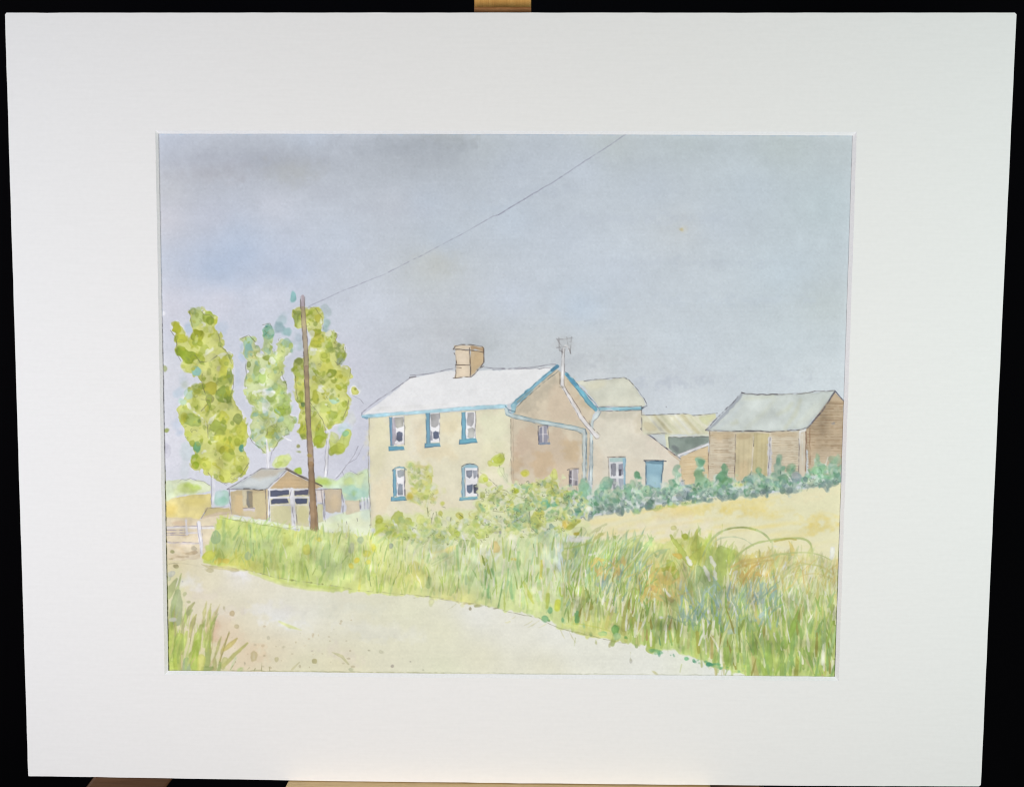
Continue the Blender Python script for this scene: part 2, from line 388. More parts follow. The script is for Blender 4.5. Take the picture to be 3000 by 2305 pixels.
motif('painted_tree#2'); T1()
dabs([(1245,310,45,70,(158,184,188)),(1225,390,46,52,(124,158,162)),(1250,250,40,20,(190,204,214)),(885,590,34,75,(152,180,192)),(865,670,34,45,(178,192,212)),(1330,570,36,70,(184,198,198)),(1380,500,30,90,(190,204,214)),(1280,430,50,40,(120,170,165))], a=.62, soft=7, edge=.04)
poplar([(850,480),(930,455),(990,500),(1010,560),(1030,650),(1060,640),(1078,560),(1080,490),(1050,420),(1065,360),(1130,345),(1160,420),(1150,500),(1140,570),(1160,640),(1185,590),(1205,520),(1230,480),(1290,490),(1340,560),(1330,640),(1255,690),(1245,760),(1265,900),(1300,1000),(1335,1080),(1315,1190),(1390,1220),(1350,1300),(1290,1400),(1210,1460),(1150,1540),(1090,1570),(1010,1500),(945,1420),(925,1320),(950,1250),(990,1130),(905,1080),(885,960),(905,800),(915,680),(855,620),(880,540)],
 (198,209,146),
 [(920,530,52,72,(156,198,172)),(930,595,50,72,(126,178,170)),(1100,400,48,52,(104,168,142)),(1110,440,50,50,(116,172,146)),(1100,560,36,60,(190,205,150)),(1260,440,44,36,(96,170,156)),(1280,525,50,54,(138,174,148)),(1230,610,52,62,(202,212,126)),(965,640,52,44,(202,198,116)),
  (1010,830,52,105,(168,192,114)),(1190,800,80,105,(194,205,118)),(1230,740,42,52,(172,182,94)),(930,870,32,60,(190,204,120)),(1210,960,70,60,(186,200,120)),(1135,1050,52,62,(158,180,96)),(960,1050,62,66,(166,182,98)),(1265,1090,52,82,(164,192,94)),(1240,1160,82,70,(158,182,76)),
  (980,1180,60,60,(184,200,128)),(1060,1220,60,60,(184,200,124)),(1290,1270,64,60,(184,205,128)),(1160,1350,92,52,(184,196,90),-35),(1000,1380,64,64,(188,207,180)),(1060,1460,54,74,(186,206,182)),(1200,1420,50,50,(190,208,160)),(1110,980,80,30,(226,227,226)),(1060,920,60,20,(222,224,218)),(1090,1110,40,80,(214,220,210)),(1160,1230,36,70,(206,219,200))],
 [(1090,675,40,42,(142,158,60)),(1120,720,18,28,(162,172,64)),(930,730,24,32,(132,146,76)),(1050,870,42,60,(172,198,104)),(1000,790,36,60,(162,186,108)),(1050,995,30,13,(160,170,86)),(935,875,26,20,(184,190,92)),(1215,965,42,42,(168,186,106)),(1140,1045,42,48,(150,172,84)),(970,1060,50,46,(158,176,84)),
  (1225,1170,72,54,(152,178,62)),(1010,1190,50,30,(190,200,110)),(1080,1225,34,36,(172,188,104)),(1130,1390,66,44,(182,192,76),-30),(1050,1370,34,28,(160,180,120)),(1290,1365,30,40,(168,190,142)),(1370,1130,46,56,(186,220,208)),(1395,1165,26,40,(132,182,160)),(1330,1300,40,60,(186,206,128)),(1230,1300,50,40,(196,210,140)),(1110,460,40,30,(96,160,130)),(1310,425,20,24,(226,232,228)),(1090,375,26,20,(70,142,132))],
 [(1150,700,30,26),(1100,1000,50,18),(1030,980,40,22),(1070,1150,24,30),(1060,790,14,30),(1190,620,14,30),(1040,650,30,14)],
 [[(850,490),(930,455),(990,520)],[(1060,360),(1130,345),(1150,400)],[(905,700),(905,800),(895,950)],[(1240,800),(1290,960)],[(940,1420),(1010,1500),(1080,1560)],[(1160,1540),(1210,1450),(1290,1390),(1310,1390)],[(1105,1340),(1100,1400)]], [(170,192,100),(158,182,90),(190,204,120),(150,174,92),(180,200,140),(196,206,116),(164,190,130),(176,196,90),(150,190,160),(142,184,158),(170,204,180)])
S([(1095,1440),(1110,1560),(1106,1640),(1118,1740)], [10,30,34,40], (229,227,231), a=.9)
L([(1085,1500),(1100,1570),(1098,1640),(1105,1740)], 1.6, a=.4); L([(1150,1540),(1128,1640),(1130,1740)], 1.6, a=.4)
S([(1250,1410),(1300,1440),(1330,1450)], [14,18,8], (230,229,232), a=.9)

motif('painted_tree#3'); T1()
dabs([(1660,240,52,56,(170,188,190)),(1665,340,42,42,(130,166,154)),(1640,400,34,44,(134,168,162)),(1555,630,54,44,(168,196,206)),(1830,1320,76,44,(192,214,220)),(1815,1350,56,32,(186,210,208)),(1410,560,34,46,(176,198,200)),(1400,480,30,50,(178,194,206)),(1930,970,60,70,(196,200,205)),(1900,1240,40,80,(205,208,200))], a=.6, soft=7, edge=.04)
D(1345,110,42,46,(124,186,182))
poplar([(1360,205),(1460,195),(1590,205),(1625,270),(1620,400),(1650,455),(1700,410),(1780,435),(1745,530),(1845,560),(1840,660),(1770,740),(1890,765),(1890,850),(1845,950),(1870,1050),(1870,1130),(1835,1230),(1760,1320),(1660,1330),(1650,1500),(1560,1510),(1500,1440),(1420,1430),(1405,1200),(1380,1080),(1355,850),(1335,740),(1370,680),(1450,660),(1490,600),(1500,540),(1530,490),(1510,430),(1490,385),(1370,380),(1345,300)],
 (204,207,114),
 [(1395,290,46,88,(126,146,66)),(1480,290,62,80,(202,207,88)),(1590,270,52,70,(194,194,62)),(1550,360,62,52,(215,218,136)),(1590,500,60,72,(194,190,58)),(1690,505,38,92,(190,204,112),35),(1790,625,50,92,(132,152,84)),(1650,660,60,66,(186,194,74)),(1660,765,84,86,(200,200,76)),(1620,860,64,82,(180,190,88)),
  (1800,840,72,62,(186,186,66)),(1840,810,50,50,(196,202,112)),(1760,930,74,64,(200,206,108)),(1400,740,62,72,(154,168,78)),(1410,830,56,62,(156,176,68)),(1500,720,52,62,(206,211,136)),(1520,790,46,74,(194,204,156)),(1410,930,56,62,(205,206,88)),(1550,960,44,54,(206,211,98)),(1700,1000,66,46,(206,213,158)),
  (1650,1140,70,60,(178,192,96)),(1810,1130,62,54,(180,192,90)),(1720,1220,70,72,(170,184,84)),(1800,1230,54,62,(192,202,98)),(1550,1290,54,82,(202,207,88)),(1440,1230,44,62,(206,207,116)),(1600,1400,52,112,(154,178,48)),(1560,1150,40,60,(205,214,150)),(1490,420,30,80,(216,219,150)),(1530,620,40,40,(214,220,190))],
 [(1515,270,36,62,(178,190,70)),(1570,430,62,42,(168,174,50)),(1560,540,62,44,(180,184,58)),(1690,560,38,46,(162,182,70)),(1790,705,42,40,(152,168,134)),(1705,810,50,50,(138,154,46)),(1800,840,34,24,(168,170,54)),(1730,890,24,20,(152,162,58)),(1630,900,34,24,(160,174,80)),(1425,1030,40,62,(166,182,56)),(1560,1035,40,76,(182,188,58)),
  (1740,1075,52,38,(172,214,190)),(1440,1340,46,82,(186,192,56)),(1720,1205,54,50,(156,172,76)),(1590,1450,60,60,(164,182,46)),(1620,1010,16,12,(150,160,70)),(1400,700,52,34,(142,156,72)),(1640,650,36,30,(168,178,66)),(1420,300,30,60,(136,150,70)),(1580,290,30,50,(198,196,70)),(1830,1100,36,36,(166,176,66)),(1450,1420,20,20,(150,155,60)),(1440,1100,20,14,(110,130,60))],
 [(1640,940,46,20),(1600,600,30,22),(1470,640,14,30),(1800,760,34,10,10),(1660,1110,20,14),(1540,590,30,14),(1610,300,8,40),(1520,440,22,40,20),(1680,450,20,30,40),(1600,980,30,30)],
 [[(1350,300),(1370,375)],[(1440,205),(1560,205),(1620,290),(1630,400)],[(1740,440),(1770,450),(1735,530),(1790,560)],[(1840,570),(1835,650),(1770,740),(1740,700)],[(1890,770),(1880,850)],[(1370,840),(1390,1060)],[(1870,1060),(1860,1140),(1820,1230)],[(1500,1080),(1570,1170),(1640,1300)]], [(166,180,60),(150,168,50),(186,192,80),(140,160,62),(206,210,130),(194,194,60),(160,176,90),(176,184,50),(214,216,150)])
W(smooth([(1665,1370),(1720,1390),(1770,1460),(1810,1390),(1860,1330),(1900,1370),(1880,1470),(1830,1540),(1770,1600),(1700,1560),(1680,1480)],2), (200,210,108), edge=.08)
dabs([(1730,1420,52,50,(205,213,142)),(1760,1540,74,52,(176,190,60)),(1850,1430,36,80,(196,207,112),20),(1840,1390,28,28,(132,192,142)),(1790,1500,40,40,(190,200,80))])
D(1920,980,52,48,(230,229,230), a=.9); D(1925,980,34,40,(188,190,70)); D(1935,960,14,12,(140,140,60))
dabs([(1400,1500,20,16,(150,152,76)),(1400,1555,20,9,(172,182,116)),(1440,1110,14,16,(110,140,90))])
S([(1640,1300),(1690,1380),(1670,1500),(1665,1600),(1650,1780)], [10,16,18,24,20], (229,228,231), a=.9)
L([(1640,1300),(1665,1420),(1650,1560),(1640,1780)], 1.6, a=.4); L([(1690,1390),(1680,1560),(1668,1780)], 1.5, a=.4)
L([(1900,1020),(1980,1060),(2010,1100)], 1.5, a=.3)

# ---------------------------------------------------------------- shed, fence and pole at the left
motif('painted_yard'); T2()
W([(120,820),(480,830),(530,735),(750,718),(800,800),(700,850),(620,1000),(520,1240),(420,1245),(120,1260)], (216,202,172), var=.04, soft=5)
W([(530,738),(745,722),(765,785),(640,800),(480,835)], (196,182,134), soft=3)
S([(490,825),(640,785),(760,775)], [20,26,18], (216,196,180), a=.7, soft=6)
L([(545,728),(505,790),(480,830)], 1.8, a=.5); L([(560,732),(740,715)], 1.6, a=.4)
B([(180,860),(330,850),(420,900),(250,905)], (208,180,150), a=.6, soft=8)
for i in range(60):
    x, y = RNG.uniform(160, 470), RNG.uniform(880, 1260)
    D(x, y, RNG.uniform(15, 60), RNG.uniform(8, 22), random.choice([(222,206,178),(206,186,150),(214,196,168),(226,212,192)]), a=.4, soft=6, edge=.02)
dabs([(210,1145,18,16,(160,158,110)),(205,1210,22,10,(176,160,120)),(240,1275,26,20,(140,132,90)),(430,1150,22,12,(190,170,140)),(300,1190,40,8,(196,178,146)),(360,1160,50,10,(205,185,150)),(330,1230,60,8,(190,172,140)),(420,1110,20,14,(185,175,150))], a=.8)
W([(1110,850),(1340,880),(1500,900),(1640,840),(1800,780),(2085,740),(2100,1000),(1650,970),(1380,935),(780,850),(760,800)], (219,225,194), soft=6, var=.03)
dabs([(1800,820,90,40,(208,222,190)),(1950,860,90,50,(222,226,192)),(1740,900,80,40,(216,224,180)),(1440,890,40,30,(222,208,160)),(1250,880,80,20,(214,226,196)),(900,835,60,20,(226,224,222)),(2030,800,50,60,(204,220,206)),(1650,940,60,25,(224,226,205))], a=.6, soft=10, edge=0)
for p in [(1850,860),(1950,830),(1770,880),(1900,1010),(2070,890),(1720,960)]:
    L([p,(p[0]+4,p[1]+26)], 1.6, a=.45)
motif('painted_shed')
W([(748,572),(1110,552),(1122,850),(1000,832),(900,812),(768,792)], (199,181,142))
B([(800,590),(890,590),(880,780),(790,780)], (207,183,139), a=.7, soft=8, edge=0); B([(960,580),(1090,580),(1100,820),(970,820)], (200,188,146), a=.7, soft=8, edge=0)
B([(880,720),(990,720),(1000,830),(880,820)], (209,197,164), a=.7, soft=8, edge=0); B([(750,575),(1100,560),(1100,590),(760,610)], (172,157,125), a=.5, soft=8, edge=0)
W([(905,578),(960,578),(965,725),(925,730),(905,700)], (131,128,119)); W([(930,600),(962,580),(968,725),(940,730)], (160,144,116), a=.6)
W([(872,572),(904,572),(906,715),(876,715)], (203,193,164)); W([(868,735),(985,732),(980,762),(880,758)], (216,205,201)); L([(875,735),(985,735)], 1.8, a=.5)
W([(722,555),(820,500),(960,430),(1050,362),(1290,362),(1120,545),(1060,562),(900,552),(760,548)], (192,197,196), edge=.09)
W([(960,440),(1050,368),(1255,372),(1190,425),(1030,470)], (186,176,158), a=.75, soft=10, edge=0)
B([(900,480),(1120,430),(1180,450),(1000,520),(880,530)], (206,210,208), a=.6, soft=10, edge=0); B([(740,545),(900,530),(1080,545),(900,560)], (160,166,170), a=.6, soft=8, edge=0)
W([(1118,552),(1294,384),(1500,488),(1625,532),(1565,552)], (194,170,132)); B([(1150,540),(1290,440),(1480,530)], (204,176,134), a=.5, soft=10, edge=0)
for y in (430,465,500,530): S([(1290-(y-390)*.9, y),(1290+(y-390)*1.6, y+4)], 5, (176,150,112), a=.35)
S([(1285,362),(1400,425),(1500,470),(1620,525)], [22,22,18,8], (128,116,104), a=.75); S([(1290,385),(1200,470),(1125,545)], [12,10,10], (225,220,215), a=.7)
W([(1112,552),(1500,548),(1500,910),(1350,900),(1110,850)], (206,200,164)); B([(1150,720),(1320,710),(1330,870),(1150,850)], (200,196,150), a=.6, soft=8, edge=0); B([(1390,710),(1490,710),(1500,890),(1390,880)], (196,190,140), a=.7, soft=8, edge=0)
W([(1110,552),(1562,548),(1560,572),(1110,572)], (226,224,226), wob=.6)
for q, c in [([(1128,568),(1310,560),(1308,605),(1255,612),(1150,632),(1128,625)],(86,92,114)),([(1138,660),(1160,645),(1290,640),(1300,680),(1240,688),(1140,698)],(84,90,112)),
          ([(1358,568),(1490,560),(1488,612),(1440,608),(1358,612)],(92,92,112)),([(1362,655),(1380,640),(1485,640),(1480,690),(1380,696)],(80,88,112))]:
    W([(a+0,b) for a,b in q], c, edge=.12, wob=.8)
S([(1330,560),(1345,700),(1355,905)], 42, (226,225,229), a=.95); S([(1120,560),(1122,850)], 22, (226,225,228), a=.95); S([(1120,635),(1500,632)], 17, (226,225,229), a=.95); S([(1130,705),(1490,702)], 10, (222,220,222), a=.8)
for p in [[(745,560),(755,700),(770,790)],[(1085,560),(1100,850)],[(1115,570),(1125,700),(1120,850)],[(1345,720),(1358,905)],[(1375,720),(1385,910)],[(725,555),(1050,360),(1290,365)],[(725,555),(900,552),(1060,562),(1110,545),(1190,470),(1290,372)],[(1330,565),(1310,640)]]:
    L(p, 2.0, a=.55)
L([(1290,370),(1400,425),(1510,480),(1620,525)], 2.6, (80,72,70), .7); L([(880,552),(1060,560)], 3, (84,78,72), .7)
W([(1562,552),(1640,552),(1632,690),(1570,680)], (216,205,198)); W([(1570,690),(1630,690),(1635,860),(1575,870)], (202,200,160))
W([(1640,560),(1800,552),(1800,775),(1650,770)], (194,178,152)); B([(1700,600),(1780,600),(1780,760),(1700,750)], (204,184,150), a=.6, soft=8, edge=0)
for p in [[(1610,555),(1630,700),(1640,840)],[(1560,560),(1720,552),(1800,552),(1812,770)],[(1640,570),(1650,860)],[(1800,560),(1822,690),(1818,785)],[(1560,600),(1570,690),(1620,690)]]:
    L(p, 2, a=.55)
S([(1650,800),(1660,850)], 10, (226,225,228)); W([(1840,665),(1975,655),(1975,760),(1850,790)], (208,196,170), soft=5); L([(1975,660),(1980,740)], 2.6, a=.5)
for x in (1998, 2030, 2060): S([(x,640),(x+2,735)], [18,20], (224,226,226), a=.9); L([(x-10,650),(x-8,740)], 1.4, a=.4)
motif('painted_rail_fence')
for y0, y1, x1 in [(905,902,600),(938,936,330),(972,962,470),(990,985,360),(1050,1062,470)]: L([(150,y0),(x1,y1)], 2.2, (140,132,152), .6)
S([(160,918),(440,915)], 20, (226,222,224), a=.75); S([(480,922),(600,918)], 20, (224,222,226), a=.8); S([(170,1062),(460,1068)], 12, (200,194,206), a=.5); S([(350,968),(470,966)], 10, (228,222,222), a=.8)
S([(458,868),(464,960),(480,1080),(486,1225)], [36,34,32,22], (229,227,231), a=.95); S([(338,850),(345,970)], [18,30], (226,222,224), a=.85)
L([(440,870),(450,960),(470,1060),(478,1160)], 1.8, (140,134,150), .5); L([(480,880),(500,1080)], 1.6, (140,134,150), .4); L([(325,920),(325,970)], 1.6, (140,134,150), .5)
motif('painted_sky'); T10()
WIRE = (150,150,164)
L([(905,1050),(1000,1008),(1090,966),(1350,862),(1440,815),(1580,745),(1700,680),(1800,628),(1900,570),(1960,535),(1990,528),(2187,410)], 2.5, WIRE, .5, jit=.6, brk=.4)
T11(); L([(0,527),(170,424),(330,330),(380,296),(520,205),(620,140),(728,66)], 2.6, (146,146,162), .6, jit=.6, brk=.4)
motif('painted_telegraph_pole'); T1()
S([(1437,92),(1437,150),(1436,200)], [30,38,42], (168,152,156), a=.85)
S([(1440,205),(1447,330),(1456,460),(1466,620),(1472,760)], [40,42,44,44,44], (172,156,128), a=.88)
S([(1472,760),(1478,950),(1486,1150),(1496,1350),(1508,1500),(1514,1670)], [44,44,46,48,52,54], (158,136,112), a=.92)
T2(); S([(1514,320),(1524,500),(1530,620),(1540,780),(1548,940)], [54,58,60,70,74], (150,124,94), a=.92)
S([(1535,330),(1548,600),(1562,930)], [14,18,22], (134,108,82), a=.45)
T1(); L([(1416,95),(1418,200),(1432,400),(1446,640),(1454,900),(1466,1200),(1480,1450),(1488,1670)], 2.4, (104,90,84), .6)
L([(1457,95),(1462,250),(1476,450),(1490,700),(1500,1000),(1510,1300),(1534,1520),(1540,1670)], 2.2, (110,96,88), .55)
T2(); L([(1488,320),(1496,480),(1500,700),(1508,930)], 2.4, (96,80,72), .6); L([(1542,320),(1556,600),(1572,760),(1584,940)], 2.2, (100,84,74), .6)
L([(1505,950),(1580,952)], 2, a=.4); dabs([(1500,235,24,18,(170,150,80))], a=.7)

# ---------------------------------------------------------------- cottage
motif('painted_cottage'); T3()
W([(128,845),(1410,758),(1425,800),(1480,845),(1500,1480),(1480,1800),(700,1960),(150,1875)], (219,212,185), var=.02, wob=.8)
for q, c, a in [([(140,860),(330,850),(320,1300),(140,1500)],(214,208,174),.6),([(480,860),(660,850),(650,1250),(480,1250)],(223,216,196),.7),([(560,900),(660,880),(640,1200),(570,1100)],(220,205,176),.6),
   ([(810,840),(1000,820),(980,1000),(820,1000)],(219,206,172),.6),([(1160,800),(1440,790),(1440,1100),(1170,1100)],(217,216,187),.7),([(1170,1060),(1450,1060),(1460,1350),(1200,1380)],(216,212,179),.5),
   ([(560,1130),(940,1100),(1000,1240),(620,1250)],(219,205,172),.55),([(150,1500),(330,1400),(330,1700),(170,1800)],(220,206,175),.6),([(500,1600),(980,1580),(980,1800),(500,1800)],(219,210,182),.6),
   ([(750,1280),(1000,1270),(1000,1480),(780,1500)],(218,213,187),.5)]:
    B(q, c, a=a, soft=24, edge=0, wob=6)
L([(135,850),(130,1100),(128,1400),(140,1700),(150,1860)], 2.2, (130,123,106), .5)
# gable end
T0()
W([(1497,1226),(1512,1190),(1628,1076),(1655,1100),(1746,1200),(1737,1216),(1732,1262),(1720,1440),(1560,1440),(1500,1415)], (204,190,167), wob=.8)
for q, c, a in [([(1510,1200),(1600,1110),(1640,1100),(1580,1200),(1510,1215)],(180,170,152),.65),([(1520,1245),(1640,1260),(1700,1290),(1700,1400),(1560,1400),(1505,1330)],(197,178,156),.7),([(1640,1110),(1700,1190),(1720,1240),(1600,1230),(1600,1170)],(205,186,164),.6),
   ([(1500,1330),(1530,1330),(1520,1410),(1502,1410)],(191,166,135),.6),([(1560,1320),(1640,1330),(1600,1400),(1560,1400)],(196,168,131),.45),([(1640,1280),(1700,1290),(1690,1360),(1650,1340)],(195,170,132),.45),([(1500,1290),(1540,1270),(1560,1320),(1510,1350)],(193,173,153),.6),
   ([(1650,1100),(1690,1140),(1740,1205),(1700,1190)],(189,172,145),.6),([(1620,1360),(1690,1350),(1700,1420),(1620,1430)],(211,192,167),.6)]:
    B(q, c, a=a, soft=18, edge=0, wob=6)
T3(); L([(1468,860),(1470,1100),(1475,1430)], 2.2, (139,125,111), .55); L([(1490,860),(1492,1430)], 1.6, (149,135,119), .4)
W([(70,826),(300,650),(420,560),(525,475),(700,440),(800,420),(940,405),(1240,402),(1500,392),(1700,380),(1870,368),(1740,490),(1600,610),(1470,715),(1412,733),(1000,768),(700,796),(130,834)], (224,223,223), soft=3, edge=0, var=.008)
for y, x0, x1, c in [(742,240,900,(212,211,206)),(640,420,900,(216,215,212)),(600,500,1300,(218,217,216)),(770,150,700,(214,212,206)),(700,900,1400,(219,218,216))]: S([(x0,y+12),(x1,y-22)], 10, c, a=.45, soft=6, edge=0)
for p in [[(66,800),(150,730),(300,625),(420,545),(520,472),(570,462)],[(520,448),(640,440),(740,425),(860,395),(925,385)],[(1220,372),(1300,382),(1450,385),(1640,375),(1800,352),(1890,345)],[(1300,395),(1500,392),(1840,380)]]:
    L(p, 2.2, (112,106,118), .5)
L([(515,470),(575,460)], 3, (86,78,80), .7); L([(66,800),(62,830),(105,855)], 2.2, (110,115,130), .6)
# chimney
W([(942,200),(1082,205),(1086,465),(945,472),(955,340)], (221,203,178)); W([(1084,200),(1216,212),(1208,340),(1160,390),(1090,466)], (201,177,142)); W([(1120,230),(1200,230),(1190,330),(1110,420)], (193,167,129), a=.5, soft=8)
W([(938,172),(1085,168),(1212,185),(1214,225),(1085,206),(940,205)], (213,195,170)); W([(1088,172),(1212,188),(1212,222),(1088,208)], (177,150,118)); B([(960,230),(1060,230),(1060,330),(970,330)], (226,210,189), a=.5, soft=8)
DK = (85,73,66)
for p in [[(925,205),(945,175),(1000,160),(1090,160),(1200,178),(1215,200)],[(940,205),(1085,212),(1212,232)],[(935,240),(950,270),(955,330),(945,470)],[(1080,190),(1085,330),(1086,462)],[(1215,210),(1212,330),(1165,392),(1092,465)],[(925,475),(1085,465)],[(945,352),(1080,352)],[(945,375),(1000,378)]]:
    L(p, 2.4, DK, .65)
L([(1212,210),(1216,320)], 4, DK, .4); L([(1150,395),(1215,360)], 3, DK, .5)
# fascia, bargeboards and gutters
BL, BD = (176,211,222), (112,160,182)
S([(72,836),(400,808),(700,790),(1000,762),(1420,738)], [26,28,30,32,34], BL, a=.95); S([(72,842),(110,850)], 20, (118,159,179), a=.8)
L([(110,855),(400,825),(700,806),(1000,780),(1400,758)], 1.6, (120,148,162), .35); L([(70,822),(400,792),(700,772),(1000,744),(1410,722)], 1.5, (124,148,160), .3)
dabs([(200,830,60,10,(121,168,189)),(450,806,50,9,(138,180,198)),(850,775,60,9,(138,184,200)),(1150,754,60,9,(146,190,204))], a=.3, soft=5)
S([(1900,372),(1740,505),(1600,632),(1490,735)], [34,34,38,50], (124,172,190), a=.9, wob=1.2); S([(1500,735),(1490,785)], [50,44], (157,196,206), a=.9)
S([(1905,366),(1860,400)], [40,36], (73,119,146), a=.8); dabs([(1780,465,40,16,(90,140,166),-40),(1560,660,50,16,(129,180,195),-42),(1640,590,40,14,(94,146,170),-42)], a=.3, soft=5)
L([(1880,370),(1700,520),(1480,720)], 1.8, (76,105,122), .55); L([(1925,400),(1760,530),(1620,655),(1515,755),(1508,795)], 2, (84,97,101), .6); L([(1415,735),(1440,770),(1505,790)], 2.6, (75,92,109), .6)
L([(1530,700),(1700,560),(1880,410)], 4, (150,140,123), .4)
S([(2000,440),(2100,560),(2187,690)], [24,32,36], (116,170,190), a=.9, wob=1.2)
T4(); S([(192,440),(260,520),(340,620),(410,710),(470,772)], [26,38,46,48,36], (108,166,184), a=.95); S([(200,450),(280,545)], [20,22], (73,121,152), a=.6); S([(350,640),(430,740)], [20,22], (139,190,203), a=.5)
L([(185,420),(270,500),(360,600),(490,745)], 2.2, (79,98,115), .6); L([(200,480),(300,590),(400,730),(460,785)], 1.8, (94,106,112), .55); L([(470,735),(510,770),(500,790)], 3, (70,79,99), .7)
T3(); P1 = [(1425,770),(1440,812),(1500,835),(1700,880),(1900,915),(2080,950),(2150,975)]
S(P1, 32, (188,203,205), a=.95); S([(2150,965),(2166,1000),(2166,1200),(2160,1440)], 34, (191,201,201), a=.95)
L([(1410,765),(1425,820),(1490,850),(1700,900),(1900,932),(2080,968),(2140,1000),(2146,1200),(2140,1430)], 2.2, (105,125,134), .6)
L([(1440,760),(1450,795),(1510,818),(1700,862),(1900,898),(2090,932),(2170,955),(2186,1000),(2184,1200),(2180,1430)], 2.2, (93,131,148), .6)
# windows
FR = (229,227,230)
def sash(jamb, jc, box, up, uc, lo, lc, sill, sc):
    W(box, FR, wob=.6, edge=0); W(jamb, jc, wob=.8); W(up, uc, wob=1.0, edge=.08, var=.06)
    for q, c in zip(lo, lc): W(q, c, wob=1.0, edge=.08, var=.06)
    W(sill, sc, wob=.8, edge=.10)
    L([box[0], box[3]], 1.8, (112,111,121), .5); L([box[1], box[2]], 2, (98,95,105), .55); L([sill[3], sill[2]], 2.2, (76,102,128), .6); L([jamb[0], jamb[3]], 2, (77,106,128), .6); L([sill[0], sill[3]], 2, (76,102,128), .6)
sash([(322,842),(350,842),(362,1110),(338,1110)],(112,153,180),[(350,840),(462,832),(465,1100),(350,1108)],[(366,850),(456,840),(458,925),(400,945),(372,925)],(171,169,161),
     [[(352,950),(385,960),(388,1060),(356,1090)],[(392,990),(415,975),(448,985),(446,1060),(415,1072),(392,1050)]],[(178,171,179),(100,105,124)],[(322,1122),(465,1112),(468,1148),(320,1158)],(102,160,184))
W([(352,850),(370,850),(385,960),(372,1090),(352,1100)], (180,173,183), a=.8); L([(400,1080),(440,1070)], 2, (101,92,92), .5); L([(370,1098),(455,1090)], 2, (128,99,94), .5)
sash([(668,808),(705,806),(712,1085),(676,1090)],(113,159,182),[(704,806),(796,800),(798,1078),(706,1084)],[(716,815),(790,808),(790,905),(760,935),(718,930)],(170,168,168),
     [[(735,985),(760,970),(792,980),(792,1035),(765,1052),(738,1040)]],[(96,103,125)],[(660,1090),(802,1080),(806,1118),(658,1130)],(119,168,189))
W([(708,960),(732,985),(730,1060),(708,1060)], (143,143,156), a=.8)
sash([(1006,798),(1040,794),(1046,1045),(1008,1050)],(113,164,185),[(1038,794),(1136,788),(1138,1042),(1044,1048)],[(1060,802),(1126,796),(1122,890),(1095,930),(1062,915)],(174,172,174),
     [[(1062,955),(1110,945),(1128,960),(1124,1020),(1095,1038),(1064,1030)]],[(180,180,175)],[(986,1054),(1140,1044),(1152,1080),(984,1096)],(106,166,186))
sash([(358,1335),(388,1330),(392,1588),(362,1592)],(117,166,187),[(385,1330),(468,1332),(472,1585),(390,1590)],[(396,1342),(460,1340),(462,1390),(425,1415),(400,1400)],(161,166,169),
     [[(405,1470),(430,1460),(456,1472),(452,1570),(408,1572)]],[(146,154,166)],[(345,1594),(478,1588),(486,1622),(340,1630)],(119,172,191))
S([(360,1345),(380,1322),(420,1314),(460,1318),(480,1335)], 14, (128,170,188), a=.85); L([(352,1345),(380,1318),(420,1308),(460,1314),(484,1335)], 2.2, (76,98,115), .6); L([(468,1335),(470,1580)], 2.4, (88,83,91), .55); L([(400,1462),(412,1570)], 2, (110,93,93), .5)
W(smooth([(1004,1320),(1030,1292),(1080,1284),(1135,1290),(1160,1310),(1158,1335),(1006,1338)],1), (153,187,200)); 
sash([(1006,1320),(1034,1320),(1040,1592),(1008,1596)],(153,185,198),[(1034,1320),(1156,1320),(1158,1588),(1038,1590)],[(1048,1345),(1104,1342),(1100,1395),(1080,1420),(1050,1400)],(131,136,148),
     [[(1112,1342),(1150,1340),(1150,1400),(1120,1425)],[(1054,1480),(1110,1472),(1106,1545),(1080,1560),(1056,1545)],[(1116,1478),(1150,1472),(1152,1560),(1118,1560)]],[(153,156,165),(111,123,146),(87,91,108)],[(990,1598),(1150,1586),(1162,1612),(986,1624)],(131,182,194))
L([(1004,1310),(1030,1290),(1080,1280),(1135,1288),(1160,1308)], 2.4, (74,86,100), .65); L([(1160,1320),(1158,1580)], 2.6, (78,75,85), .55); L([(1036,1475),(1040,1580)], 1.8, (122,113,122), .5)
W([(1726,930),(1818,926),(1816,1086),(1730,1092)], (178,175,181)); W([(1735,935),(1765,935),(1762,1080),(1735,1085)], (135,135,150), a=.9); W([(1780,935),(1810,930),(1808,1080),(1780,1080)], (149,147,160), a=.9)
S([(1770,935),(1772,1085)], 8, (217,210,210)); S([(1730,1005),(1815,1000)], 7, (212,206,208)); L([(1728,930),(1730,1095)], 2.4, (77,77,90), .7); L([(1725,925),(1820,920)], 2.4, (86,85,95), .6); W([(1735,1085),(1835,1080),(1838,1096),(1735,1104)], (116,132,158), a=.8); L([(1815,930),(1830,1080)], 1.8, (92,91,101), .5)
W([(2022,1335),(2105,1332),(2106,1490),(2020,1492)], (168,162,166)); W([(2022,1345),(2042,1345),(2040,1480),(2022,1485)], (106,101,109)); W([(2068,1440),(2098,1430),(2098,1490),(2068,1490)], (122,120,127), a=.8)
S([(2052,1345),(2050,1490)], 10, (228,224,228)); S([(2098,1340),(2100,1480)], 8, (207,202,207)); S([(2030,1420),(2100,1435)], 8, (224,220,224)); L([(2000,1340),(2030,1326),(2110,1326)], 2.2, (92,87,94), .6); L([(2022,1340),(2020,1490)], 2.4, (76,71,81), .6)

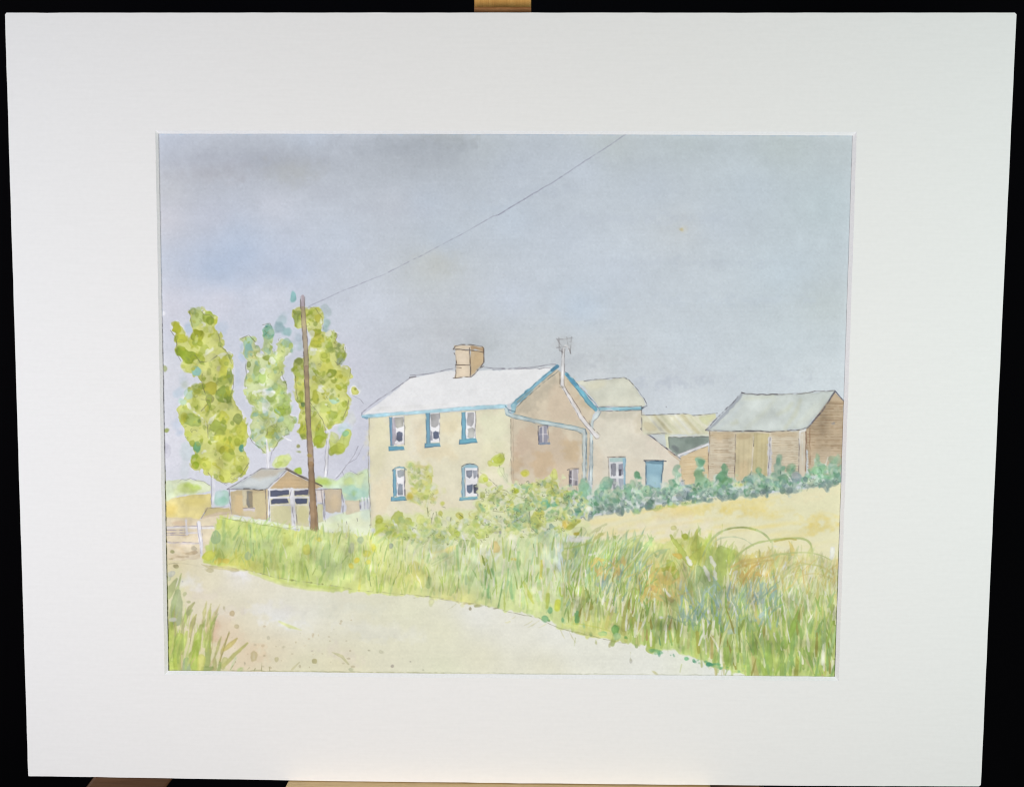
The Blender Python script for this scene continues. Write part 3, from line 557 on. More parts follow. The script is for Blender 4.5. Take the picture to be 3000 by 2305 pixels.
# ---------------------------------------------------------------- back wing of the cottage
motif('painted_back_wing'); T4()
W([(496,790),(905,778),(902,970),(1100,1110),(1280,1240),(1295,1500),(1290,1600),(430,1600),(434,960),(450,870)], (213,204,187), wob=.8)
for q, c, a in [([(500,800),(700,790),(890,790),(800,850),(560,860)],(186,181,165),.6),([(840,830),(900,830),(890,1000),(840,960)],(200,189,167),.6),([(950,1000),(1150,1150),(1270,1260),(1150,1250),(980,1150)],(217,205,190),.7),
   ([(460,900),(800,900),(800,1200),(460,1200)],(212,207,191),.5),([(1130,1280),(1270,1280),(1270,1450),(1140,1480)],(218,204,188),.7),([(760,1250),(920,1240),(920,1480),(760,1480)],(214,203,184),.6),([(440,1050),(570,1200),(560,1480),(450,1480)],(212,199,179),.5)]:
    B(q, c, a=a, soft=20, edge=0, wob=6)
W([(280,508),(740,474),(790,492),(860,590),(950,730),(905,748),(500,745),(440,670),(350,560)], (209,207,190), soft=3); B([(400,560),(700,520),(800,640),(520,700)], (206,206,192), a=.5, soft=20, edge=0); B([(360,520),(560,500),(560,560),(420,600)], (212,206,180), a=.5, soft=14, edge=0)
S([(505,768),(700,768),(905,760)], [30,30,28], (146,188,200), a=.9, wob=1.0); S([(520,775),(620,772)], 14, (184,214,220), a=.6, soft=5); S([(700,778),(900,768)], 12, (84,136,154), a=.5, soft=5)
for p in [[(360,505),(420,495),(560,485),(740,472),(770,488)],[(780,490),(870,590),(950,715),(955,740),(900,755)],[(505,750),(700,748),(905,742)],[(510,790),(700,786),(905,778)],[(905,780),(902,860),(905,965)]]:
    L(p, 2.2, (96,92,96), .55)
L([(730,470),(760,480)], 3.5, (70,66,70), .6); L([(905,765),(950,738)], 3, (74,72,84), .6)
S([(500,795),(470,845),(435,880),(428,980),(428,1200),(424,1480)], 26, (196,206,206), a=.92)
L([(520,795),(490,850),(450,885),(440,930)], 2, (96,110,130), .55); L([(412,880),(416,1000),(412,1250),(405,1470)], 2.4, (120,124,128), .55); L([(440,1040),(440,1250),(435,1480)], 2.2, (104,128,142), .55)
L([(372,960),(378,1000),(376,1250),(372,1440)], 2.4, (96,96,104), .55)
for a_, b_, w_, al in [((900,955),(960,1005),7,.7),((960,1005),(1100,1110),5,.65),((1100,1110),(1215,1200),6,.65),((1215,1200),(1320,1280),6,.7)]: L([a_, b_], w_*.6, (78,72,82), al, jit=1.6)
S([(1160,1170),(1280,1270)], [12,18], (186,164,140), a=.6); L([(1275,1250),(1290,1400),(1290,1480)], 2, (150,120,100), .45)
# french window and door
W([(590,1228),(748,1225),(750,1530),(600,1530)], (205,206,210)); W([(592,1230),(745,1228),(740,1268),(600,1272)], (172,196,192)); W([(728,1240),(750,1240),(752,1520),(735,1520)], (150,184,200))
for q, c in [([(618,1290),(640,1280),(662,1285),(660,1395),(640,1405),(618,1390)],(142,142,152)),([(684,1290),(725,1285),(732,1390),(690,1400)],(150,152,166)),([(690,1340),(712,1340),(710,1398),(690,1398)],(96,94,106)),([(626,1430),(660,1430),(660,1530),(630,1530)],(158,160,166)),([(690,1430),(730,1430),(730,1530),(694,1530)],(168,174,184))]:
    W(q, c, wob=1, edge=.08)
S([(606,1275),(612,1520)], 11, FR); S([(672,1275),(674,1530)], 14, FR); S([(610,1415),(730,1412)], 14, FR)
L([(580,1224),(660,1222),(750,1220)], 3, (110,98,94), .65); L([(588,1230),(595,1440)], 2, (104,100,104), .6); L([(748,1230),(746,1480)], 2, (86,104,128), .5); L([(615,1290),(620,1400)], 2, (86,84,94), .6)
W([(938,1264),(1108,1262),(1096,1500),(1085,1560),(945,1520)], (138,172,188), edge=.08); B([(950,1400),(1080,1400),(1070,1540),(960,1510)], (166,194,202), a=.7, soft=16, edge=0); W([(940,1264),(1106,1262),(1100,1285),(942,1285)], (96,124,140), a=.7)
L([(928,1256),(1000,1254),(1135,1262)], 3, (60,64,80), .75); L([(938,1265),(945,1500)], 2.6, (70,86,104), .65); L([(1106,1270),(1094,1400),(1092,1510)], 2.6, (70,86,104), .65)
motif('painted_flue_pole')
S([(165,195),(158,330),(150,545)], [18,26,32], (221,219,219), a=.96); S([(152,548),(230,680),(330,850),(430,980),(485,1030)], [28,30,32,36,40], (221,217,217), a=.96)
S([(165,195),(185,172),(208,182),(220,225)], [16,15,14,10], (226,225,226), a=.95)
for p in [[(158,190),(145,330),(135,540),(160,570)],[(178,200),(172,400),(170,540),(180,560)],[(150,560),(240,720),(340,890),(440,1010),(470,1050),(500,1045),(510,1015),(480,985)],[(180,560),(260,690),(360,850),(460,970)]]:
    L(p, 2, (120,112,112), .55)
L([(125,420),(130,530)], 3, (130,116,100), .5); dabs([(140,560,20,8,(150,140,120))], a=.4)
motif('painted_aerial')
for p in [[(100,105),(130,150),(150,175)],[(120,95),(125,210),(130,240)],[(195,90),(205,150),(215,200)],[(240,85),(235,150),(228,235)],[(105,110),(170,110),(250,95)],[(100,190),(150,180),(240,160)],[(140,190),(150,250)],[(215,190),(232,245)],[(195,120),(240,140)],[(130,215),(160,235)]]:
    L(p, 2.6, (120,116,118), .5, jit=2)
D(170,150,80,60,(176,176,176), a=.4, soft=16, edge=0)

# ---------------------------------------------------------------- open shed and barn
motif('painted_open_shed'); T4()
W([(905,832),(1100,822),(1340,820),(1380,834),(1600,812),(1610,850),(1515,965),(1545,1005),(930,1008),(905,955)], (213,208,182))
for i in range(9):
    x = 960 + i * 66
    S([(x, 830), (x+150, 995)], [12+8*(i%3), 30], [(224,222,214),(200,190,150),(205,204,172),(222,220,205)][i % 4], a=.6, soft=6)
B([(910,880),(1000,900),(1080,980),(940,985)], (204,192,160), a=.7, soft=8); W([(1430,850),(1600,815),(1600,850),(1520,930)], (204,204,160), a=.7, soft=6)
S([(930,1000),(1540,1010)], 14, (214,212,190), a=.9); S([(1160,1030),(1545,1022)], 12, (222,222,205), a=.8)
W([(990,1012),(1130,1010),(1130,1130),(1060,1070)], (200,204,202)); W([(1130,1010),(1160,1010),(1165,1140),(1140,1130)], (216,216,186))
W([(1162,1038),(1545,1030),(1545,1092),(1240,1205),(1165,1140)], (134,145,136), var=.05); B([(1300,1050),(1520,1050),(1500,1090),(1320,1110)], (120,132,124), a=.6, soft=10); B([(1170,1100),(1260,1130),(1240,1195)], (104,108,112), a=.6, soft=8)
W([(1260,1225),(1540,1108),(1545,1500),(1380,1560),(1290,1480)], (208,186,150))
for i in range(12):
    y = 1200 + i * 22; S([(1300,y+8),(1420,y),(1535,y-4)], [6,9,5], random.choice([(190,162,120),(214,196,164),(196,170,130),(206,184,150)]), a=.55)
S([(1255,1205),(1400,1150),(1535,1100)], [16,26,22], (223,220,222), a=.95); L([(1270,1215),(1400,1165),(1540,1112)], 1.8, (110,100,100), .5); L([(1250,1195),(1400,1140),(1535,1092)], 1.6, (120,116,116), .4)
for p in [[(905,826),(1000,826),(1100,820),(1340,816),(1390,830),(1500,822),(1620,808)],[(905,850),(905,955)],[(990,1008),(1140,1000)],[(1162,1036),(1540,1030)]]: L(p, 2.2, (108,104,104), .55)
L([(1160,1040),(1165,1130)], 2, (90,90,90), .5)
motif('painted_barn'); T5()
W([(700,588),(1610,580),(1612,1060),(690,1080)], (203,189,166))
for i in range(60):
    y = RNG.uniform(605, 1040); x0 = random.choice([705, 705, 1290, 1290]); x1 = 945 if x0 == 705 else 1540
    a0 = x0 + RNG.uniform(0, 80); a1 = x1 - RNG.uniform(0, 80)
    S([(a0,y),(a1,y+RNG.uniform(-6,6))], [5,RNG.uniform(4,12),4][:2], random.choice([(177,155,130),(189,169,143),(212,201,181),(193,173,146),(170,150,127)]), a=.42, soft=4)
for y in range(610, 1050, 22):
    L([(706, y + RNG.normal() * 3), (944, y + RNG.normal() * 3)], 1.5, (150, 124, 98), RNG.uniform(.2, .5), brk=.9)
    L([(1288, y + RNG.normal() * 3), (1540, y + RNG.normal() * 3)], 1.5, (150, 124, 98), RNG.uniform(.2, .5), brk=.9)
B([(710,600),(940,595),(940,660),(710,660)], (185,161,126), a=.55, soft=10); B([(1290,600),(1530,595),(1530,640),(1290,640)], (180,157,125), a=.5, soft=10)
W([(955,612),(1120,606),(1105,960),(1060,1060),(940,1060)], (203,188,153)); B([(960,620),(1100,615),(1090,660),(960,660)], (176,151,121), a=.5, soft=8); B([(980,860),(1080,860),(1060,1050),(970,1040)], (207,184,148), a=.6, soft=12)
for x in (985, 1030, 1080): S([(x,630),(x-14,1040)], [8,14], (191,176,141), a=.4, soft=6)
W([(1120,606),(1268,606),(1250,1010),(1120,1030),(1100,960)], (192,179,140)); 
for x in (1150, 1200, 1235): S([(x,620),(x-10,1000)], [10,14], random.choice([(179,164,123),(199,187,153)]), a=.5, soft=6)
S([(1118,640),(1110,800),(1100,960)], [8,10,14], (219,207,192), a=.8); W([(1255,640),(1290,640),(1285,1060),(1245,1060)], (207,202,201))
for i in range(14): D(1268+RNG.normal()*8, 660+i*27, 12, 10, random.choice([(198,194,204),(214,208,201),(192,189,195)]), a=.5)
W([(1540,595),(1612,585),(1614,1020),(1540,1040)], (206,193,175)); S([(1556,600),(1552,720)], 10, (230,228,228)); S([(1575,620),(1580,900)], [8,8], (221,215,205), a=.7)
W([(1612,580),(1880,216),(1968,304),(1950,1010),(1640,1010)], (179,157,130), var=.04)
for i in range(70):
    y = RNG.uniform(300, 960); lim = 1612 + max(0, 560 - y) * .73
    x0 = RNG.uniform(lim + 10, 1850); x1 = min(x0 + RNG.uniform(60, 200), 1960)
    S([(x0,y),(x1,y+RNG.uniform(-5,8))], [6,RNG.uniform(5,14)], random.choice([(152,126,98),(143,120,95),(189,169,142),(166,143,116),(194,175,151)]) if y < 780 else random.choice([(201,185,162),(189,169,143),(210,195,175)]), a=.4, soft=5)
for y in range(330, 980, 26):
    lim = 1612 + max(0, 560 - y) * .73
    L([(lim + 14, y + RNG.normal() * 3), (1955, y + RNG.normal() * 4)], 1.6, (128, 98, 72), RNG.uniform(.25, .55), brk=.9)
B([(1640,780),(1940,740),(1940,980),(1640,960)], (201,183,160), a=.55, soft=24); D(1868,518,24,12,(156,148,144)); D(1878,510,10,8,(133,133,140))
W([(672,578),(760,500),(900,350),(1010,228),(1200,240),(1330,240),(1600,228),(1885,206),(1800,330),(1700,450),(1625,550),(1560,572),(1250,590),(900,588)], (199,203,198), edge=.08)
for x0, y0, x1, y1, w_, c in [(900,540,1200,260,50,(206,210,206)),(1050,560,1330,280,40,(196,198,184)),(1250,570,1480,280,60,(208,212,210)),(1420,560,1560,300,30,(194,192,164)),(1500,560,1700,330,40,(206,208,196)),(1350,430,1480,330,36,(192,192,166)),(1600,500,1800,260,50,(204,205,194)),(1040,280,1300,262,30,(196,196,172)),(780,560,1000,330,40,(194,200,204)),(920,520,960,490,22,(178,176,148))]:
    S([(x0,y0),((x0+x1)/2+20,(y0+y1)/2),(x1,y1)], [w_*.6,w_,w_*.6], c, a=.5, soft=14, edge=0)
W([(672,578),(840,415),(1010,228),(1030,236),(880,410),(720,570)], (158,162,172), a=.8, soft=4)
for p, w_, c in [([(665,578),(840,400),(1010,225)],2.6,(92,88,98)),([(1005,225),(1060,238),(1200,240),(1340,242)],3.2,(86,80,84)),([(1340,242),(1600,232),(1640,225),(1760,212),(1885,204)],2.4,(100,92,92)),([(1885,206),(1965,300)],3.0,(84,80,92)),([(1885,215),(1800,345),(1700,470),(1625,560)],4.0,(82,80,92)),
     ([(665,580),(800,582),(930,592),(1120,586),(1250,596),(1420,586),(1560,575),(1630,550)],2.6,(88,82,84)),([(705,595),(695,800),(692,1020)],2.2,(120,98,86)),([(950,620),(945,850),(935,1050)],2.2,(104,92,88)),([(1120,680),(1118,730)],2.0,(90,84,76)),([(1275,650),(1270,800),(1250,1050)],2.2,(112,106,116)),([(1545,660),(1548,1000)],2.0,(116,106,104)),([(1612,590),(1612,800),(1605,1020)],3.0,(116,84,66)),([(1650,560),(1650,900)],2.4,(140,106,84))]:
    L(p, w_, c, .6)
L([(900,590),(1260,592)], 2.4, (80,76,78), .5); S([(1560,590),(1605,580)], 14, (222,220,218), a=.8)

# ---------------------------------------------------------------- cornfield at the right
motif('painted_cornfield'); T0()
W([(1690,1520),(1860,1490),(2010,1462),(2150,1450),(2300,1440),(2475,1410),(2475,1720),(1640,1720),(1640,1560)], (223,216,178), soft=6, var=.006)
CF = [(228,200,110),(230,208,130),(226,202,118),(230,214,150),(228,216,172),(222,198,112)]
for i in range(70):
    x, y = RNG.uniform(1720, 2450), RNG.uniform(1455, 1640)
    l = RNG.uniform(30, 160)
    y = max(y, 1500 - (x - 1860) * .15 + 12)
    S([(x - l / 2, y + l * .06), (x, y - l*.01), (x + l / 2, y - l * .07)], [4, RNG.uniform(8, 20), 4], random.choice(CF), a=RNG.uniform(.1, .32), soft=10, edge=0, var=.01)
for x, y, rx, ry, c in [(1930,1490,60,10,(224,196,110)),(2200,1480,80,16,(224,206,136)),(2040,1495,80,14,(220,200,120)),(1960,1500,60,18,(222,205,160)),(1950,1540,120,20,(226,216,192)),(2400,1520,60,10,(222,198,116)),(2200,1500,60,12,(220,198,118)),(2410,1545,50,14,(220,196,110)),(2000,1560,90,16,(224,216,196)),(2350,1600,80,14,(224,214,180)),(2380,1450,70,14,(224,212,176))]:
    D(x, y, rx, ry, c, -5, a=.5, soft=14, edge=0, wob=5)

# ---------------------------------------------------------------- hedge below cottage wing and barn
motif('painted_hedge'); T0()
def hedge_low(x):
    return float(np.interp(x, [1640,1700,1760,1860,1960,2060,2160,2260,2360,2470], [1500,1512,1506,1494,1478,1462,1454,1446,1438,1418]))
def hedge_top(x):
    return float(np.interp(x, [1640,1700,1770,1830,1880,1960,2040,2100,2200,2300,2400,2470], [1425,1425,1420,1428,1430,1420,1410,1402,1392,1396,1390,1370]))
B([(1630,1440),(1700,1420),(1760,1430),(1830,1425),(1900,1430),(1960,1420),(2040,1405),(2130,1410),(2200,1395),(2300,1398),(2400,1380),(2475,1360),(2475,1416),(2360,1436),(2160,1452),(1960,1478),(1860,1494),(1700,1514),(1630,1500)], (200,211,196), a=.55, soft=10, wob=8)
HC = [(124,172,140),(146,186,158),(164,196,172),(112,156,132),(140,170,156),(156,176,174),(128,146,148),(100,150,114),(184,205,168),(174,200,184),(136,164,134),(196,209,178),(204,212,200),(190,206,190)]
for i in range(330):
    x = RNG.uniform(1640, 2470); t, b = hedge_top(x), hedge_low(x)
    v = RNG.uniform(0, 1) ** .85
    y = t + (b - t) * v - 4
    r = RNG.uniform(4, 12)
    c = random.choice(HC) if v < .72 else random.choice([(120,138,136),(108,126,132),(140,158,146),(112,148,128),(96,128,110)])
    D(x, y, r, r * RNG.uniform(.8, 1.3), c, a=RNG.uniform(.35, .7), soft=2.5, wob=2)
for fr, rows in ((T4, [(860,1395,1560),(1240,1330,1540),(1460,1265,1520),(575,1430,1560),(360,1440,1560),(1640,1440,1560)]), (T5, [(610,880,1060),(850,935,1080),(1165,945,1110),(1360,830,1060),(1475,925,1070),(1725,830,980),(1880,850,1010),(1300,1000,1090)])):
    fr()
    for x, y0, y1 in rows:
        S([(x, y0), (x - 6, (y0 + y1) / 2), (x + 4, y1)], [34, 76, 110], (172, 198, 172), a=.6, soft=5, wob=3)
        sprinkle([(x - 24, y0), (x + 24, y0), (x + 60, y1), (x - 60, y1)], 14, (9, 22), HC, a=(.45, .75))
T4()
dabs([(860,1395,28,28,(88,140,104)),(1240,1330,34,36,(112,152,128)),(1230,1380,36,50,(150,186,160)),(1200,1470,34,44,(96,150,116)),(1460,1270,42,46,(150,190,160)),(1465,1290,28,24,(104,160,116)),(1450,1410,50,60,(120,160,120)),(1470,1460,60,50,(150,184,150)),(570,1470,46,60,(120,164,136)),(360,1470,50,60,(140,178,150)),
  (370,1540,60,66,(124,184,150)),(520,1590,66,60,(110,164,132)),(680,1540,36,40,(120,164,138)),(960,1560,60,50,(116,170,130)),(880,1620,36,34,(108,136,132)),(1060,1570,34,34,(110,150,130)),(1190,1560,70,50,(140,184,160)),(1280,1590,80,60,(98,118,122)),(1290,1470,36,40,(150,162,178)),(1330,1520,50,40,(148,162,172)),(1490,1590,52,56,(110,132,134)),
  (1575,1580,30,32,(80,138,96)),(1640,1500,40,70,(122,168,140)),(1660,1420,40,40,(120,164,136)),(820,1480,30,40,(150,180,150)),(265,1560,30,36,(96,156,116)),(215,1610,50,60,(118,186,130)),(100,1650,40,40,(120,184,150)),(330,1625,14,14,(84,120,104)),(740,1600,40,40,(128,150,150)),(1090,1640,90,30,(128,150,146)),(1240,1650,60,30,(120,140,140)),(440,1650,60,30,(130,176,140)),(640,1640,70,36,(140,176,150))], a=.5, soft=4)
for p in [[(1030,1560),(1010,1600)],[(860,1420),(858,1500)],[(1232,1400),(1240,1460)],[(820,1520),(800,1580)],[(700,1590),(690,1640)]]: S(p, [5,8], (226,228,228), a=.6)
T5()
dabs([(610,890,42,36,(124,164,140)),(625,880,24,24,(98,150,116)),(600,1010,50,60,(128,166,124)),(620,1060,66,50,(160,192,156)),(850,950,30,44,(116,154,116)),(830,1020,50,50,(86,136,96)),(880,1060,60,40,(100,140,96)),(840,1090,40,40,(120,160,112)),(1165,960,34,66,(106,150,112)),(1130,1020,60,54,(156,184,172)),(1080,1080,30,30,(100,168,130)),
  (1360,850,34,50,(140,172,150)),(1340,950,50,70,(158,184,168)),(1470,940,40,50,(120,160,128)),(1510,1030,50,50,(150,156,176)),(1400,1040,50,36,(94,140,108)),(1230,1100,60,34,(110,160,120)),(1340,1090,40,44,(104,150,132)),(1290,1110,40,24,(80,130,86)),(1050,1150,30,30,(98,156,108)),(1150,1160,28,28,(90,140,110)),(1725,840,24,40,(130,160,124)),(1750,960,90,40,(116,168,120)),(1700,960,60,40,(150,190,150)),
  (1800,1010,80,30,(108,160,110)),(1870,850,40,40,(134,166,136)),(1910,850,30,50,(150,184,156)),(1900,940,50,30,(140,176,146)),(1930,1010,20,40,(104,122,112)),(1860,1000,60,30,(140,180,146)),(1660,1060,80,30,(180,200,150)),(980,1090,70,36,(205,205,120)),(1000,1090,30,20,(200,196,90)),(1560,1100,120,18,(142,156,150)),(1750,1100,110,16,(136,152,140)),(980,1180,110,26,(134,156,140)),(1100,1200,80,14,(146,166,150)),(1300,1140,100,18,(136,160,140)),(1850,1090,60,14,(150,170,140)),
  (780,1130,70,40,(120,164,120)),(880,1170,60,26,(140,170,140)),(700,1090,40,40,(170,196,150)),(1500,1060,50,30,(120,144,140))], a=.5, soft=4)
dabs([(340,1290,60,22,(170,184,90)),(230,1300,50,22,(190,196,110)),(480,1270,60,18,(150,178,100)),(180,1320,40,18,(200,206,130)),(560,1255,40,14,(160,180,120)),(20,1340,40,30,(110,160,110))], a=.6, soft=6)
for i in range(14): S([(30+i*42+RNG.uniform(-8,8), 1318-i*6),(24+i*42, 1340-i*6)], [7,4], random.choice([(150,178,90),(170,186,96),(120,160,90)]), a=.5)
for p in [[(1375,960),(1370,1000)],[(1085,1000),(1100,960)],[(1490,1080),(1480,1140)],[(1640,1110),(1620,1150)],[(180,1170),(200,1150)],[(440,1060),(470,1050)]]: L(p, 2, (70,90,80), .5)
T0()
sprinkle([(1640,1440),(1830,1432),(1960,1420),(2130,1410),(2300,1400),(2470,1372),(2470,1414),(2160,1452),(1860,1492),(1700,1512)], 420, (3, 7), HC + [(216,220,214),(98,126,118),(84,130,96)], a=(.4,.7))
sprinkle([(1640,1500),(1860,1484),(2160,1446),(2460,1410),(2460,1420),(2160,1456),(1860,1498),(1700,1516)], 90, (4, 9), [(118,136,136),(104,130,118),(134,152,148)], a=(.35,.6))
T5()
for p in [[(1440,1000),(1480,1060)],[(1700,1030),(1640,1060)],[(1820,830),(1800,900)],[(260,1250),(300,1240)],[(200,1150),(170,1190)]]: S(p, [6,8], (228,228,220), a=.6)

# ---------------------------------------------------------------- lane, first wash
motif('painted_lane'); T0()
LN = field([((500,1660),(212,200,161)),((560,1700),(216,208,179)),((640,1690),(218,211,183)),((700,1750),(216,210,187)),((700,1690),(222,218,213)),((760,1700),(218,213,191)),((900,1760),(217,214,195)),((900,1790),(222,221,211)),((830,1800),(220,218,205)),((1100,1770),(213,211,187)),((1000,1750),(214,211,191)),
 ((1200,1790),(215,214,189)),((1300,1850),(218,216,191)),((1100,1900),(216,213,189)),((1000,1830),(217,214,194)),((800,1900),(216,206,179)),((650,1850),(219,206,177)),((720,1930),(212,200,169)),((620,1800),(218,209,183)),((1400,1800),(222,221,213)),((1500,1850),(221,219,207)),((1640,1850),(224,223,215)),((1400,1930),(217,214,191)),((1600,1960),(219,216,196)),((1700,1900),(222,221,209)),((1900,1940),(223,222,213)),((2000,1960),(221,221,207)),
 ((2080,1975),(222,222,215)),((1300,1965),(213,213,187)),((900,1960),(213,209,179)),((560,1900),(212,200,161)),((1000,1940),(216,210,179))], 2.6)
FW([(430,2012),(430,1640),(500,1640),(560,1640),(600,1630),(700,1640),(825,1680),(900,1700),(1040,1712),(1240,1726),(1420,1750),(1560,1780),(1640,1812),(1790,1850),(1900,1880),(2000,1895),(2130,1940),(2240,1990),(2250,2012)], LN, soft=4, wob=2, var=.006, streak=.003)

# thin ground wash under shrubs and grass
motif('painted_grass_verge'); T0()
B([(1085,1520),(1180,1500),(1400,1490),(1640,1500),(1720,1530),(1760,1600),(1720,1640),(1400,1640),(1100,1610)], (211,216,158), a=.85, soft=12, edge=0, wob=5)
# ---------------------------------------------------------------- shrubs in front of the cottage
motif('painted_shrubs'); T6()
B([(470,180),(520,160),(600,200),(700,200),(730,330),(760,420),(820,440),(800,520),(700,560),(690,700),(640,640),(600,540),(500,500),(480,480),(540,430),(500,330)], (216,213,158), a=.6, soft=10, wob=6, edge=0)
dabs([(510,190,34,34,(206,208,140)),(540,280,40,60,(208,212,140)),(590,300,40,34,(200,214,140)),(630,215,56,18,(214,200,120)),(600,230,20,60,(212,208,140)),(690,270,40,70,(212,214,120)),(700,330,34,44,(204,200,80)),(715,350,20,30,(208,190,60)),(655,360,40,60,(212,214,110)),(650,440,60,50,(214,214,120)),(580,400,30,34,(180,196,90)),(560,520,44,36,(198,210,110)),(515,492,36,30,(216,186,60)),(520,480,34,30,(214,196,70)),(560,450,34,34,(216,206,90)),
  (690,450,50,60,(206,214,120)),(760,450,30,26,(214,208,100)),(740,515,26,26,(212,204,96)),(825,560,26,24,(196,204,60)),(570,260,24,30,(226,216,200)),(620,300,20,50,(226,222,205)),(680,400,30,40,(210,212,110)),(540,420,24,20,(208,200,80)),(740,400,30,60,(216,220,170)),(600,470,30,30,(190,202,90))], a=.62, soft=5, edge=.05)
L([(690,480),(690,640),(700,660)], 2, (150,150,96), .45)
# shrubs along the wall foot, left half
B([(190,860),(200,790),(260,750),(330,740),(350,640),(400,630),(440,700),(470,740),(520,700),(560,760),(600,790),(900,820),(960,830),(1000,900),(900,960),(650,960),(540,930),(400,900),(210,900)], (205,213,130), soft=5, wob=6)
dabs([(228,705,30,44,(186,192,80)),(230,720,24,26,(176,184,60)),(395,690,50,64,(172,184,86)),(360,700,20,30,(190,196,110)),(515,725,24,30,(178,188,80)),(495,715,16,20,(196,200,110)),(330,790,70,46,(186,194,90)),(250,800,60,52,(196,206,90)),(300,850,100,56,(196,210,76)),(440,790,60,50,(186,196,90)),(490,850,90,60,(190,204,80)),(540,800,50,70,(184,200,100)),(400,860,60,40,(196,208,80)),(260,860,60,40,(204,216,90))], a=.72)
B([(560,790),(700,780),(860,820),(920,860),(900,940),(720,950),(590,930)], (188,202,168), a=.85, soft=6, wob=6); dabs([(650,830,70,46,(176,196,150)),(800,870,90,60,(172,190,156)),(640,910,60,40,(166,184,140)),(740,930,80,30,(196,208,160)),(860,900,50,50,(176,194,140)),(600,850,30,50,(196,204,150))], a=.6, soft=6, edge=.05)
dabs([(905,740,26,60,(200,206,150)),(930,820,46,64,(176,190,84)),(960,850,34,30,(170,186,70)),(920,880,50,40,(186,198,110)),(1060,940,80,40,(156,172,110)),(1000,965,60,26,(176,192,120)),(1050,930,40,30,(150,166,104)),(1120,930,40,30,(186,200,120))], a=.72)
for q in [((1010,860),(1030,910),(1000,930)),((390,760),(405,800),(390,810)),((360,720),(380,770),(385,800))]: S(q, [14,20,6], (228,228,226), a=.85)
dabs([(590,690,40,30,(214,218,150)),(620,720,44,44,(208,214,120)),(680,740,60,50,(206,216,120)),(640,780,60,30,(196,210,120)),(740,700,30,60,(222,214,190)),(810,655,22,28,(186,188,70)),(770,700,24,34,(200,196,150)),(800,720,40,40,(214,220,170)),(840,760,30,50,(214,214,180)),(780,780,40,30,(206,214,140)),(990,680,36,40,(196,192,80)),(1000,690,20,24,(170,168,50)),(1105,665,28,28,(196,180,100)),(1100,690,30,20,(206,210,120)),(1195,675,30,26,(222,200,120)),(1000,750,30,30,(190,200,120)),(960,770,40,26,(214,218,170)),(1040,730,34,26,(200,214,190)),(880,700,26,30,(214,214,190))], a=.66)
for p in [[(690,640),(720,620)],[(740,650),(720,720),(715,780)],[(765,640),(775,700)],[(770,700),(780,720)],[(1000,720),(1000,760)],[(800,660),(820,690)],[(905,690),(900,730)],[(980,660),(1020,690)],[(820,590),(850,600)],[(680,600),(690,680)]]: L(p, 2, (96,104,70), .45)
# big yellow-green shrub right of the door wall, in front of the gable
B([(1130,640),(1170,520),(1170,300),(1230,310),(1280,370),(1330,400),(1400,410),(1480,380),(1560,370),(1650,420),(1780,360),(1850,330),(1900,300),(1930,420),(2010,400),(2060,420),(2150,440),(2187,500),(2187,680),(2000,690),(2060,760),(1960,860),(1700,870),(1400,860),(1250,830),(1150,760)], (214,218,168), a=.82, soft=10, wob=9, edge=0)
B([(1270,170),(1300,120),(1370,80),(1410,130),(1400,200),(1340,215),(1260,205)], (204,214,112)); dabs([(1370,140,36,46,(172,184,60)),(1340,150,40,40,(200,212,80)),(1275,185,26,26,(210,214,110)),(1385,110,24,30,(186,192,96))]); D(1300,165,9,9,(228,226,226), a=.9)
for p in [[(1360,200),(1390,290),(1430,350)],[(1180,270),(1260,330),(1340,400),(1460,470),(1590,510)],[(1400,230),(1440,360)],[(1330,80),(1390,85),(1410,140)],[(1860,260),(1850,420)],[(2085,400),(2095,460)],[(1240,480),(1300,490),(1310,520)],[(1300,630),(1400,640)],[(1300,700),(1380,740)],[(1640,620),(1640,760),(1700,830)]]: L(p, 2, (110,112,80), .45, jit=1.4)
